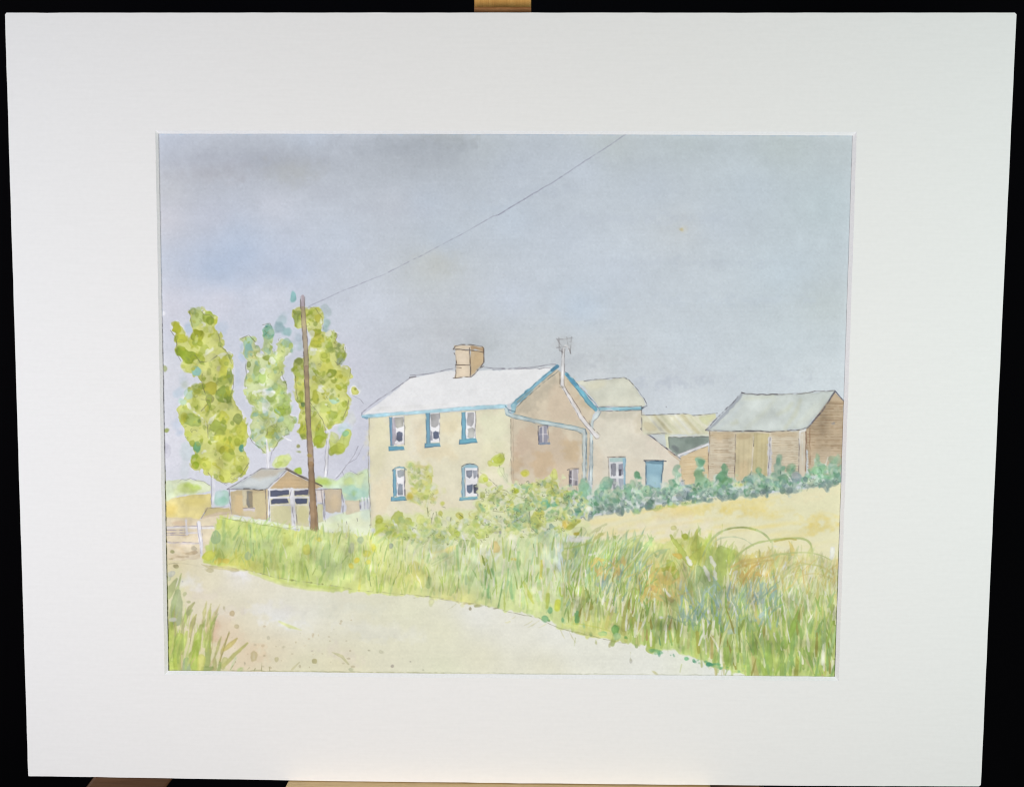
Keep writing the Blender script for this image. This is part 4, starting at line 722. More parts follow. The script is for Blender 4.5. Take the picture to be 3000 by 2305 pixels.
dabs([(1380,260,30,50,(205,213,160)),(1420,320,26,50,(214,218,180)),(1215,330,46,46,(200,210,100)),(1230,340,26,26,(186,198,60)),(1260,380,50,30,(208,214,120)),(1320,430,40,30,(196,205,110)),(1205,475,28,32,(180,190,90)),(1280,500,40,36,(206,214,110)),(1200,580,56,50,(212,218,140)),(1240,560,60,60,(218,222,160)),(1180,600,30,30,(200,206,130)),(1320,560,60,40,(214,222,150)),(1600,275,40,34,(208,204,80)),(1595,280,26,22,(190,188,60)),(1510,440,46,30,(190,200,50)),(1520,445,34,22,(174,190,30)),
  (1480,500,50,40,(206,214,120)),(1460,580,50,60,(214,216,110)),(1470,560,30,30,(206,200,90)),(1450,620,40,40,(206,216,150)),(1380,480,50,30,(210,216,140)),(1400,540,50,40,(216,222,170)),(1810,380,40,50,(210,210,90)),(1880,300,34,50,(208,216,100)),(1880,390,40,50,(204,206,80)),(1900,410,24,26,(176,184,60)),(1840,450,50,40,(212,214,110)),(1920,470,50,40,(210,216,100)),(1980,470,60,50,(208,212,96)),(2010,490,50,46,(140,196,130)),(2060,470,40,34,(120,180,120)),(2150,400,50,60,(150,196,160)),(2160,480,40,60,(140,190,150)),
  (1580,600,90,50,(150,190,130)),(1680,580,90,56,(164,194,130)),(1760,540,90,40,(156,190,140)),(1790,580,50,50,(110,180,150)),(1810,580,30,30,(96,170,130)),(1500,640,40,40,(124,186,140)),(1560,720,90,70,(150,186,130)),(1600,690,60,60,(164,186,140)),(1540,760,80,50,(156,192,130)),(1720,700,70,90,(200,206,80)),(1690,740,50,60,(184,202,110)),(1740,650,50,40,(206,206,90)),(1890,570,40,30,(96,176,130)),(1900,560,30,20,(80,160,110)),(1920,640,70,60,(206,218,130)),(2000,620,40,50,(214,220,130)),(2030,645,34,26,(104,130,120)),(2100,620,40,34,(76,130,110)),(2110,650,50,26,(84,146,116)),
  (2130,530,18,18,(80,120,108)),(2120,580,40,40,(130,180,150)),(2040,560,40,36,(176,196,190)),(2080,520,40,50,(206,206,206)),(1860,660,60,40,(156,200,140)),(1830,700,50,40,(190,212,130)),(1260,690,60,40,(214,220,150)),(1330,700,60,44,(216,222,180)),(1230,740,60,40,(226,226,216)),(1220,720,20,16,(224,226,230)),(1120,800,80,60,(196,212,120)),(1110,800,46,40,(160,200,110)),(1060,800,50,50,(206,216,140)),(1270,790,70,50,(190,206,110)),(1180,850,60,50,(176,192,80)),(1220,830,80,50,(190,202,110)),
  (1340,800,50,50,(206,212,150)),(1420,760,50,50,(218,220,190)),(1440,800,36,36,(206,206,120)),(1500,830,60,40,(206,214,130))], a=.66)
SH = [(206,212,120),(196,204,100),(214,218,150),(180,196,100),(222,222,190),(190,206,130),(170,190,110),(218,216,130),(160,186,120),(226,225,214)]
sprinkle([(1130,640),(1170,500),(1240,360),(1400,410),(1560,370),(1800,330),(1930,400),(2060,420),(2187,500),(2187,680),(2060,760),(1960,860),(1700,890),(1400,880),(1150,780)], 520, (8, 24), SH + [(140,182,130),(126,174,136)], a=(.35,.65), soft=3.5)
sprinkle([(200,860),(330,740),(440,700),(600,740),(760,690),(900,720),(1000,700),(1150,720),(1300,860),(1200,960),(900,950),(500,940),(300,900)], 260, (9, 26), SH, a=(.3,.6), soft=3.5)
sprinkle([(500,200),(700,200),(770,420),(800,560),(700,600),(560,540),(520,330)], 90, (8, 22), SH, a=(.35,.6))
S([(1480,740),(1560,690),(1600,660)], [8,16,8], (176,196,206), a=.7); W([(1830,760),(1850,745),(1885,775),(1890,800),(1845,835),(1820,830)], (72,116,104))
dabs([(1990,760,50,40,(222,196,90)),(1970,780,30,40,(216,184,70)),(2050,760,70,24,(190,190,80),-30),(2010,790,50,16,(150,150,50),-35),(2085,840,26,18,(190,180,70)),(1840,870,50,90,(176,200,180)),(1860,960,60,80,(160,186,150)),(1900,900,40,70,(196,210,210)),(2080,900,90,40,(226,226,226)),(1980,900,60,60,(206,216,220)),(2120,820,80,40,(210,212,160)),(1850,790,60,50,(205,216,180)),(1960,830,60,40,(200,208,150))], a=.6)
for p in [[(1640,640),(1650,780),(1720,840)],[(1890,780),(1880,860)],[(1670,860),(1690,940)],[(1910,760),(1940,880)],[(1940,880),(1960,960)]]: L(p, 1.8, (100,110,96), .45)
for i in range(130):
    x, y = RNG.uniform(1180, 2000), RNG.uniform(440, 840)
    D(x, y, RNG.uniform(7, 18), RNG.uniform(7, 18), random.choice([(170,180,90),(205,212,120),(150,186,130),(222,222,200),(190,200,100),(216,220,160),(140,176,120)]), a=.55, soft=3)
for i in range(60):
    x, y = RNG.uniform(1180, 1900), RNG.uniform(460, 800)
    L([(x,y),(x+RNG.uniform(-12,12),y+RNG.uniform(-10,10))], 1.6, (110,116,80), .45)

T6()
scribble([(1130,640),(1170,500),(1240,360),(1400,410),(1560,370),(1800,330),(1930,400),(2060,420),(2187,500),(2187,680),(2060,760),(1960,860),(1700,890),(1400,880),(1150,780)], 110, 16, (104,110,80), .55)
scribble([(200,860),(330,740),(600,740),(760,690),(1000,700),(1300,860),(1200,960),(500,940)], 50, 16, (110,112,84), .5)
scribble([(500,200),(700,200),(770,420),(700,600),(560,540)], 18, 14, (130,128,84), .45)
T0()
motif('painted_hedge')
scribble([(1640,1440),(1830,1432),(1960,1420),(2130,1410),(2300,1400),(2470,1372),(2470,1414),(2160,1452),(1860,1492),(1700,1512)], 90, 5, (88,104,96), .5)

# ---------------------------------------------------------------- long grass of the verge
motif('painted_grass_verge'); T0()
VG = field([((640,1530),(210,218,118)),((650,1560),(220,223,128)),((635,1585),(166,188,130)),((660,1600),(164,187,132)),((610,1625),(194,205,88)),((680,1640),(206,201,92)),((720,1650),(194,191,88)),((700,1570),(206,217,128)),((760,1600),(188,209,140)),((900,1600),(208,218,136)),((860,1580),(212,221,128)),((830,1650),(190,205,118)),
 ((1000,1580),(218,223,148)),((960,1620),(186,205,138)),((1000,1650),(188,207,136)),((1100,1650),(212,220,132)),((1050,1700),(210,218,128)),((900,1690),(196,209,118)),((1200,1600),(218,224,164)),((1150,1590),(222,226,158)),((1120,1585),(220,226,148)),((1250,1580),(212,219,168)),((1290,1600),(196,207,166)),((1230,1640),(212,217,158)),((1200,1690),(202,201,104)),((1250,1700),(212,218,148)),((1300,1690),(194,205,148)),
 ((1400,1700),(194,211,156)),((1350,1770),(212,207,128)),((1320,1750),(212,209,128)),((1380,1620),(212,221,178)),((1420,1600),(220,221,188)),((1500,1700),(190,209,144)),((1480,1600),(202,211,148)),((1500,1760),(210,221,148)),((1560,1640),(206,217,168)),((1580,1760),(212,219,148)),((1640,1600),(186,203,158)),((1600,1700),(196,211,148)),((1640,1650),(212,223,218)),((1700,1680),(174,203,154)),((1680,1620),(176,197,118)),((1700,1720),(172,203,158)),((1800,1650),(194,211,158)),((1700,1790),(202,211,128)),((1760,1740),(182,201,128)),
 ((1800,1800),(196,203,126)),((1760,1840),(218,215,128)),((1900,1850),(188,207,120)),((1950,1700),(200,189,126)),((1930,1710),(226,195,104)),((1980,1640),(210,209,138)),((2050,1700),(171,187,132)),((2030,1620),(196,201,98)),((2100,1750),(166,183,142)),((2130,1640),(178,191,100)),((2060,1780),(162,185,148)),((2200,1650),(226,205,138)),((2250,1680),(212,201,124)),((2220,1690),(222,191,104)),((2300,1750),(184,197,158)),((2250,1720),(172,191,178)),((2240,1800),(168,189,176)),((2300,1780),(176,193,168)),((2200,1830),(186,201,168)),
 ((2100,1850),(182,200,118)),((2200,1950),(188,205,118)),((2050,1880),(196,209,118)),((2000,1860),(178,201,118)),((2400,1700),(218,205,142)),((2350,1660),(226,211,148)),((2400,1800),(186,201,118)),((2420,1950),(182,201,106)),((2450,1650),(224,211,158)),((2350,1850),(188,205,116)),((2300,1950),(196,209,118)),((2150,1930),(194,207,118))], 3.0)
UP = [(645,1512),(700,1525),(782,1540),(906,1555),(1000,1562),(1120,1575),(1200,1590),(1300,1596),(1400,1605),(1480,1580),(1560,1575),(1640,1572),(1700,1600),(1760,1585),(1850,1580),(1930,1590),(2000,1575),(2040,1560),(2100,1600),(2180,1625),(2300,1620),(2475,1640)]
LO = [(2475,2010),(2210,2010),(2180,1974),(2130,1962),(2080,1948),(2040,1928),(2000,1912),(1960,1900),(1910,1908),(1890,1890),(1840,1884),(1790,1876),(1720,1866),(1640,1838),(1600,1816),(1560,1802),(1500,1790),(1420,1774),(1350,1764),(1240,1748),(1140,1740),(1040,1734),(980,1732),(900,1722),(825,1708),(760,1680),(700,1668),(640,1658),(595,1648),(592,1630),(620,1570)]
VP = UP + LO
FW(VP, VG, soft=5, wob=2.5, var=.035)
MASK = polysdf(np.array(VP, float), (slice(0, NY), slice(0, NX))) < 0
def inside(x, y):
    j, i = int((y - Y0) / ST), int((x - X0) / ST)
    return 0 <= j < NY and 0 <= i < NX and MASK[j, i]
def blade(x, y, l, lean, bend, w_, c, a=.5, soft=2.5):
    p = [((1 - t) ** 2 * x + 2 * t * (1 - t) * (x + lean * .4) + t * t * (x + lean + bend), y - l * (t * 1.1 - t * t * .1)) for t in (0, 1/6, 2/6, 3/6, 4/6, 5/6, 1)]
    S(p, [w_ * .7, w_, w_, w_ * .85, w_ * .7, w_ * .45, w_ * .15], c, a=a, soft=soft)
n = 0
TINT = [(-26,-14,-24),(-36,-16,-30),(-16,-6,-22),(10,8,14),(16,10,22),(18,12,36),(-10,4,-20),(4,6,-26),(8,-6,-30),(-40,-20,-14),(-8,0,10),(-24,-2,-6),(12,12,10)]
while n < 1900:
    x, y = RNG.uniform(600, 2470), RNG.uniform(1500, 1990)
    if not inside(x, y): continue
    n += 1
    k = min(max((x - 600) / 1800, 0), 1)
    l = RNG.uniform(24, 50) + 50 * k * RNG.uniform(.3, 1)
    if not inside(x, y - l * .6): l *= .5
    c = at(VG, x, y - l * .4) + np.array(random.choice(TINT)) * RNG.uniform(.4, 1.0)
    blade(x, y, l, RNG.normal() * 9 + 6, RNG.normal() * 6, RNG.uniform(3, 8) * (1 + .7 * k), np.clip(c, 40, 232), a=RNG.uniform(.4, .8), soft=RNG.choice([2.0, 2.5, 3]))
# dabs of light and pooled colour
for i in range(260):
    x, y = RNG.uniform(620, 2470), RNG.uniform(1520, 1980)
    if not inside(x, y): continue
    c = at(VG, x, y) + np.array(random.choice(TINT)) * .8
    D(x, y, RNG.uniform(4, 12), RNG.uniform(5, 16), np.clip(c, 60, 230), RNG.uniform(-20, 20), a=.35, soft=4)
T2()
W([(650,820),(690,830),(720,900),(690,1060),(560,1060),(580,960),(610,900)], (160,182,120), a=.0)
B([(600,930),(650,940),(670,1050),(600,1080),(560,1040)], (152,178,126), a=.8); B([(640,830),(690,840),(670,930),(610,950)], (205,215,100), a=.8)
for p, w_, c in [([(690,850),(695,960),(700,1060)],30,(150,180,110)),([(940,900),(945,1050),(960,1160)],24,(150,186,120)),([(1150,920),(1050,1010),(970,1110)],20,(186,204,110)),([(1080,920),(1000,1010)],14,(170,196,120)),([(850,1000),(760,1180)],18,(176,202,140)),([(1075,1130),(1090,1240),(1110,1330)],22,(170,196,70)),([(1150,1180),(1170,1290)],60,(180,190,100)),
    ([(1270,960),(1290,1020),(1285,1060)],70,(196,206,100)),([(1410,1240),(1400,1420)],20,(160,190,90)),([(1460,1240),(1440,1400)],18,(170,192,80)),([(1360,1260),(1350,1380)],12,(160,180,80)),([(1660,1100),(1640,1250)],80,(172,196,120)),([(1740,1260),(1700,1380)],50,(180,200,130)),([(1840,1250),(1830,1380)],40,(190,206,130))]: S(p, w_, c, a=.5, soft=6)
dabs([(1590,1025,24,20,(224,216,90)),(1480,1130,40,50,(214,213,90)),(1955,1225,28,24,(222,206,50)),(1890,1280,24,24,(222,208,80)),(2110,1110,24,24,(220,216,80)),(2050,1160,36,30,(216,214,80)),(1900,1120,26,50,(190,196,160)),(1985,1030,24,34,(196,208,160)),(920,1180,30,40,(166,188,140)),(1270,970,20,14,(170,180,80)),(2060,1240,20,20,(220,214,90)),(700,1230,50,24,(222,200,80)),(560,1180,60,50,(206,208,80)),(640,1230,40,30,(214,196,80))], a=.75)
for p in [[(945,910),(945,1010)],[(970,1060),(975,1180)],[(1120,930),(1110,1060)],[(830,1010),(790,1120)],[(800,850),(860,850)],[(650,820),(830,850),(1000,880),(1200,915),(1400,935)],[(1350,1260),(1345,1330)],[(1430,1240),(1440,1380)],[(1560,1300),(1530,1360)],[(1700,1160),(1690,1240)],[(1080,1150),(1085,1200)],[(1840,1060),(1870,1070)]]: L(p, 1.8, (120,130,70), .4)
T6()
for p, w_, c in [([(170,960),(180,1000)],40,(222,218,80)),([(960,960),(965,1050),(975,1150),(990,1230)],22,(150,192,110)),([(990,1240),(960,1380)],14,(170,180,90)),([(1225,1180),(1240,1300),(1260,1440)],[14,26,30],(120,176,110)),([(1290,1180),(1330,1310)],[20,14],(110,170,90)),([(1395,1300),(1350,1540)],[10,12],(120,170,100)),([(1450,1180),(1460,1330),(1480,1450)],[24,40,24],(134,186,120)),([(1540,1020),(1530,1130),(1550,1230)],20,(140,186,110)),
    ([(1590,1300),(1640,1420),(1680,1500)],[24,34,20],(190,196,70)),([(1760,1110),(1750,1260)],[36,26],(208,196,60)),([(1740,960),(1720,1120)],[60,30],(160,180,90)),([(1700,1020),(1660,1130)],20,(160,196,140)),([(1820,1180),(1780,1320)],[26,16],(160,182,96)),([(1880,1200),(1890,1280)],24,(190,200,60)),([(1935,1360),(1950,1420)],[30,40],(176,196,50)),([(1910,1490),(1905,1550)],[60,56],(204,210,40)),([(1820,1420),(1810,1540)],[40,34],(170,186,60)),
    ([(900,1190),(890,1320),(870,1420)],[20,26,10],(180,196,110)),([(390,1220),(360,1330)],[16,12],(160,190,60)),([(260,1230),(240,1390)],[16,20],(176,196,80)),([(200,1250),(210,1400)],14,(160,190,70)),([(560,1160),(600,1240),(640,1340)],[120,100,30],(204,200,110)),([(700,1270),(690,1340)],[40,50],(160,186,110)),([(1180,1010),(1170,1120)],[20,24],(226,228,220)),([(1290,930),(1260,1040)],[14,30],(228,228,222)),([(1400,1000),(1310,1100)],[14,30],(226,226,216)),([(1160,900),(1172,1010)],[6,18],(228,226,214)),([(1310,940),(1330,1000)],[60,50],(224,208,150)),
    ([(1480,890),(1500,970)],[90,60],(228,224,205)),([(1930,960),(1940,1100),(1920,1200)],[60,50,30],(206,218,222)),([(1900,1200),(1880,1400),(1860,1500)],[44,60,40],(214,221,170)),([(1560,1040),(1570,1200),(1540,1450)],[30,40,50],(212,220,160)),([(1660,1200),(1640,1330)],[40,20],(222,218,180)),([(1690,1250),(1670,1380)],[20,30],(222,220,190)),([(1745,1400),(1760,1470)],[40,24],(220,222,210)),([(1870,950),(1860,1060)],[70,40],(166,188,150)),
    ([(730,1030),(850,1000),(940,960)],[16,30,30],(222,214,150)),([(720,1130),(850,1060)],10,(170,190,130)),([(700,1090),(880,990)],10,(224,214,160)),([(730,1150),(930,1050)],8,(176,190,120)),([(760,1160),(900,1060)],8,(222,214,160)),([(880,1000),(930,980)],[60,40],(222,206,120))]: S(p, w_, c, a=.62, soft=4)
dabs([(1500,1085,26,16,(216,200,80)),(1320,965,40,50,(224,200,120)),(20,1100,30,26,(226,212,90)),(110,1115,24,20,(222,216,90)),(100,1040,30,30,(218,216,100)),(1220,1100,40,20,(186,196,80)),(1060,940,70,36,(154,172,108)),(1370,835,14,16,(150,150,160)),(340,960,16,16,(150,160,150)),(60,900,30,30,(176,196,150))], a=.65)
for p in [[(980,1240),(960,1400)],[(300,1200),(330,1130)],[(1230,1180),(1240,1260)],[(1400,1290),(1345,1540)],[(1520,950),(1500,1000)],[(1680,940),(1690,1010)],[(130,1220),(150,1340)],[(690,1200),(700,1330)],[(440,1100),(430,1170),(360,1320)],[(800,1260),(800,1390)]]: L(p, 1.8, (100,120,70), .45)
T7()
# tall blades, right half
PALE = [(214,216,160),(206,212,146),(222,220,184),(218,216,168),(212,214,150)]
MIDG = [(160,184,92),(152,178,90),(172,190,104),(146,168,92),(182,190,108),(164,190,112),(190,200,124)]
OLIV = [(192,186,112),(200,190,124),(182,180,104),(180,172,104)]
TEAL = [(140,176,140),(150,184,160),(132,168,128)]
def field_blades(n, bx, by, l, w_, lean, cols, a):
    for _ in range(n):
        x, y = RNG.uniform(*bx), RNG.uniform(*by)
        blade(x, y, RNG.uniform(*l), RNG.normal() * lean[1] + lean[0], RNG.normal() * 10, RNG.uniform(*w_), random.choice(cols), a=RNG.uniform(*a), soft=2.2)
field_blades(150, (20,620), (330,620), (90,220), (7,16), (60,30), MIDG + PALE + TEAL + OLIV[:1], (.4,.7))
field_blades(120, (20,560), (560,900), (90,220), (8,20), (10,26), MIDG + PALE + OLIV + TEAL[:1], (.45,.75))
field_blades(150, (480,1300), (760,1090), (90,230), (12,30), (12,26), MIDG + PALE + OLIV, (.5,.8))
field_blades(50, (640,1100), (480,760), (70,180), (8,18), (-10,50), MIDG + OLIV + [(222,196,110),(150,170,140)], (.4,.7))
field_blades(110, (1280,2110), (520,760), (80,190), (9,20), (20,36), PALE + [(206,196,110),(214,190,110),(228,222,200),(196,196,110)] + OLIV, (.45,.75))
field_blades(170, (1350,2110), (700,1020), (90,240), (11,26), (4,30), MIDG + PALE + OLIV + [(222,214,170)], (.45,.75))
field_blades(240, (1080,2110), (960,1330), (120,280), (14,34), (4,46), MIDG * 2 + PALE + OLIV[:2], (.5,.85))
# arching bramble and tall grass at the right
for p, w_, c, a in [([(1050,140),(1040,240),(1020,330)],[4,30,60],(196,200,90),.8),([(1240,120),(1240,200)],[6,26],(206,205,110),.7),([(850,230),(900,310),(950,390),(1000,470)],[20,44,44,24],(176,188,84),.85),([(990,470),(1005,620),(1000,740)],[20,26,20],(160,170,90),.6),([(1100,330),(1060,380),(1010,420)],[60,110,90],(186,192,80),.7),([(1240,350),(1235,480),(1220,620)],[110,110,90],(170,188,92),.75),([(1060,480),(1100,560),(1140,640)],[60,80,60],(156,178,120),.75),
    ([(1160,600),(1180,700)],[50,110],(150,172,110),.6),([(960,480),(930,570),(900,620)],[50,80,50],(196,180,124),.6),([(830,440),(900,540)],[70,60],(170,184,70),.75),([(740,490),(860,480)],[30,34],(160,160,50),.6),([(1080,420),(1120,500),(1140,570)],[6,24,8],(230,226,214),.9),([(1150,390),(1180,460),(1185,560)],[8,34,10],(230,226,214),.9),([(970,400),(1000,450)],[24,30],(230,226,222),.9),([(1340,500),(1310,620)],[40,40],(228,222,205),.8),([(1270,420),(1290,500)],[10,14],(226,220,190),.7),
    ([(720,560),(760,560),(840,590)],[70,100,50],(222,194,96),.6),([(660,660),(700,640)],[70,80],(222,192,96),.6),([(690,620),(760,650)],[70,40],(206,164,90),.6),([(620,690),(700,680)],[24,50],(226,196,90),.7),([(680,610),(690,640)],[24,30],(170,150,110),.7),([(860,370),(910,390)],[14,44],(222,186,80),.8),([(230,440),(290,410),(330,420)],[20,50,30],(218,198,84),.7),([(440,480),(460,520),(440,560)],[40,60,30],(200,166,100),.6),([(360,460),(400,465)],[20,40],(214,186,150),.7),([(340,430),(410,440)],[20,30],(230,226,222),.8),([(410,380),(405,450)],[4,12],(230,226,222),.8),([(220,380),(270,370)],[10,26],(228,226,222),.7),
    ([(1380,540),(1420,470)],[24,30],(204,160,70),.6),([(1500,520),(1580,530)],[50,50],(214,176,90),.7),([(1390,580),(1460,540)],[30,40],(216,190,100),.6),([(1330,650),(1350,560)],[16,16],(156,130,60),.6),
    ([(420,240),(430,330),(430,470)],[8,30,16],(166,186,84),.8),([(590,380),(560,440),(540,530)],[20,44,30],(160,182,90),.8),([(700,260),(660,310),(610,390)],[40,30,16],(158,186,120),.75),([(620,240),(540,330)],[20,12],(196,202,120),.6),([(500,330),(430,420)],[14,10],(170,190,130),.6),([(830,330),(780,360),(740,390)],[6,16,8],(160,190,140),.6),([(700,320),(730,380)],[14,8],(150,170,96),.6),([(380,520),(360,640),(400,760)],[24,44,14],(150,172,120),.7),([(350,640),(380,740)],[24,40],(150,150,90),.7),
    ([(560,640),(530,780),(490,940)],[60,60,40],(166,168,80),.7),([(570,830),(550,950)],[46,36],(160,164,70),.75),([(500,800),(480,980)],[50,40],(180,180,90),.6),([(690,740),(680,850),(690,960)],[40,50,70],(166,186,90),.7),([(760,700),(860,740),(940,760)],[30,60,90],(166,176,110),.7),([(880,760),(960,800),(1060,830)],[90,120,70],(172,186,110),.7),([(770,650),(850,720)],[20,44],(180,160,100),.6),([(800,640),(840,690)],[36,14],(230,226,214),.85),
    ([(960,750),(1020,800),(1080,850)],[20,24,40],(104,150,150),.65),([(830,840),(920,890),(1060,910)],[20,40,50],(130,164,124),.65),([(1040,870),(1070,910)],[40,30],(196,214,216),.7),([(1050,660),(1110,740),(1120,800)],[60,90,60],(172,190,150),.65),([(1210,740),(1230,800)],[50,50],(156,178,186),.6),([(1100,840),(1120,920)],[60,90],(166,172,100),.6),([(1230,880),(1240,950)],[30,30],(150,150,130),.6),([(1170,880),(1200,960)],[60,70],(176,184,104),.6),
    ([(1420,600),(1400,720),(1370,860)],[40,70,70],(150,184,140),.7),([(1560,590),(1530,660),(1480,720)],[30,44,40],(162,184,190),.6),([(1450,740),(1540,730)],[40,60],(166,180,190),.6),([(1620,740),(1560,820),(1470,880)],[44,50,30],(160,182,186),.6),([(1560,830),(1500,870),(1450,900)],[20,26,20],(152,178,188),.55),([(1400,870),(1400,910)],[26,30],(100,150,100),.7),([(1290,900),(1260,960),(1380,960)],[44,60,60],(180,204,206),.6),([(1380,960),(1460,1000)],[60,30],(190,212,200),.55),([(1320,760),(1330,850)],[24,30],(222,226,226),.7),
    ([(1640,620),(1640,690)],[20,30],(226,214,200),.6),([(1700,640),(1690,720)],[14,24],(228,226,214),.7),([(1720,430),(1710,520)],[14,24],(228,226,222),.7),([(1800,690),(1820,760)],[20,28],(228,226,220),.75),([(2040,650),(2030,790)],[16,30],(226,224,206),.75),([(2080,330),(2070,400)],[36,36],(230,228,226),.8),([(1500,470),(1520,430)],[20,10],(230,224,214),.8),([(1630,310),(1700,320)],[10,24],(226,224,214),.6)]:
    S(p, [v * .85 for v in w_], c, a=a * .9, soft=2.6, wob=2.2, edge=.09)
field_blades(60, (300,1300), (520,900), (70,160), (7,14), (8,30), MIDG + PALE + OLIV, (.45,.7))
field_blades(60, (1300,2110), (600,1000), (70,160), (7,16), (8,26), MIDG + PALE, (.45,.7))
for p, w_, c in [([(1840,760),(1790,900),(1720,1080)],[16,44,34],(146,178,70)),([(2000,870),(2040,1010),(2100,1160)],[20,50,40],(136,164,66)),([(1860,1010),(1920,1150),(1970,1300)],[20,60,56],(148,180,76)),([(1590,1040),(1600,1170),(1590,1300)],[24,56,60],(150,182,80)),([(1690,1060),(1700,1300)],[30,44],(140,170,80)),([(1820,1080),(1800,1300)],[20,36],(164,164,70)),([(2020,1100),(2010,1300)],[16,30],(190,170,90)),([(1460,1080),(1500,1300)],[16,40],(196,180,110)),([(1520,1180),(1570,1290)],[20,44],(160,186,80)),
    ([(1160,970),(1160,1160)],[26,22],(186,166,90)),([(1050,970),(1060,1120)],[36,24],(170,166,70)),([(900,900),(900,1040)],[36,26],(150,164,70)),([(830,940),(850,1030)],[20,34],(176,176,70)),([(1390,760),(1440,960),(1470,1110)],[30,40,30],(160,180,100)),([(1640,980),(1660,1090)],[60,40],(164,190,96)),([(2090,760),(2100,900)],[10,34],(140,160,64)),([(1980,900),(2000,1010)],[10,26],(130,150,50)),([(700,990),(690,1090)],[60,70],(170,190,80)),([(610,900),(600,960)],[34,24],(190,180,80)),([(150,680),(140,850)],[30,34],(160,180,110)),([(130,820),(130,880)],[30,26],(110,170,110)),([(230,750),(235,780)],[34,36],(164,160,70)),([(220,790),(215,870)],[14,20],(180,180,90)),([(440,930),(400,1060)],[40,30],(160,180,90))]:
    S(p, w_, c, a=.75, soft=3, edge=.07)
dabs([(955,233,26,22,(166,178,50)),(870,165,24,20,(210,205,130)),(125,215,18,14,(190,176,60)),(780,855,22,16,(230,228,226)),(640,755,22,22,(228,222,206)),(1135,815,14,16,(232,228,226)),(1180,960,30,24,(214,212,190)),(320,600,30,22,(176,190,170)),(90,165,60,14,(176,180,80),-35),(190,250,50,12,(226,222,206)),(120,262,60,16,(226,224,216)),(290,180,70,12,(206,206,150),-30),(300,230,60,14,(196,196,110),-35),(60,380,50,30,(190,204,120))], a=.8)
# last crisp touches: separate blades, light and dark
LITE = [(222,224,176),(214,219,158),(226,222,190),(218,220,150),(228,226,206)]
FRSH = [(160,190,84),(150,184,92),(174,196,96),(188,204,104),(142,176,96),(166,192,120)]
DEEP = [(140,158,74),(156,150,70),(120,160,100),(168,150,84)]
def crisp(n, bx, by, l, w_, lean, cols, a=(.75,.95)):
    for _ in range(n):
        x, y = RNG.uniform(*bx), RNG.uniform(*by)
        if not inside(F[1] + F[0] * x, F[2] + F[0] * y): continue
        blade(x, y, RNG.uniform(*l), RNG.normal() * lean[1] + lean[0], RNG.normal() * 8, RNG.uniform(*w_), random.choice(cols), a=RNG.uniform(*a), soft=1.8)
crisp(70, (40,640), (400,760), (70,170), (6,13), (50,26), LITE + FRSH + FRSH)
crisp(90, (20,700), (560,900), (70,180), (7,15), (8,24), LITE + LITE + FRSH + DEEP[:2])
crisp(90, (500,1300), (760,1080), (70,180), (9,20), (6,24), LITE + LITE + FRSH + DEEP)
crisp(80, (1250,2110), (520,780), (60,150), (7,15), (16,30), LITE + LITE + [(214,190,110),(206,200,120),(190,198,110)])
crisp(90, (1250,2110), (740,1010), (80,190), (9,20), (4,26), LITE + FRSH + [(206,200,120)])
crisp(150, (1050,2110), (950,1320), (110,240), (12,26), (2,40), LITE + FRSH + FRSH + DEEP[:2])
T6()
crisp(160, (120,1250), (1000,1420), (60,170), (6,14), (6,22), LITE + FRSH[2:] + [(196,206,120),(206,214,130)], (.5,.8))
crisp(110, (1150,2187), (980,1560), (80,220), (8,18), (6,26), LITE + LITE + FRSH + DEEP[:1], (.6,.9))
T2()
crisp(120, (520,2187), (930,1480), (60,150), (6,13), (10,24), LITE[:2] + FRSH[2:] + [(206,216,116),(196,208,110),(214,218,130)], (.5,.8))
T7()
BG = [(150,180,165),(140,172,166),(166,190,186),(160,184,150),(134,164,140)]
OG = [(218,190,100),(208,174,100),(224,198,116),(200,170,100),(212,196,110)]
crisp(60, (880,1400), (640,960), (60,150), (9,20), (0,50), BG, (.4,.7)); crisp(50, (1330,1680), (640,950), (60,150), (8,18), (30,40), BG, (.4,.7)); crisp(36, (200,640), (480,760), (60,130), (7,14), (30,30), BG, (.4,.65))
crisp(24, (620,920), (520,760), (40,110), (9,20), (10,60), OG, (.4,.7)); crisp(36, (1270,1720), (440,680), (50,120), (7,15), (50,40), OG, (.4,.65)); crisp(24, (200,500), (420,560), (40,90), (8,18), (20,50), OG, (.5,.8)); crisp(40, (1700,2110), (470,700), (50,120), (7,13), (20,40), OG + LITE, (.45,.7))
T7()
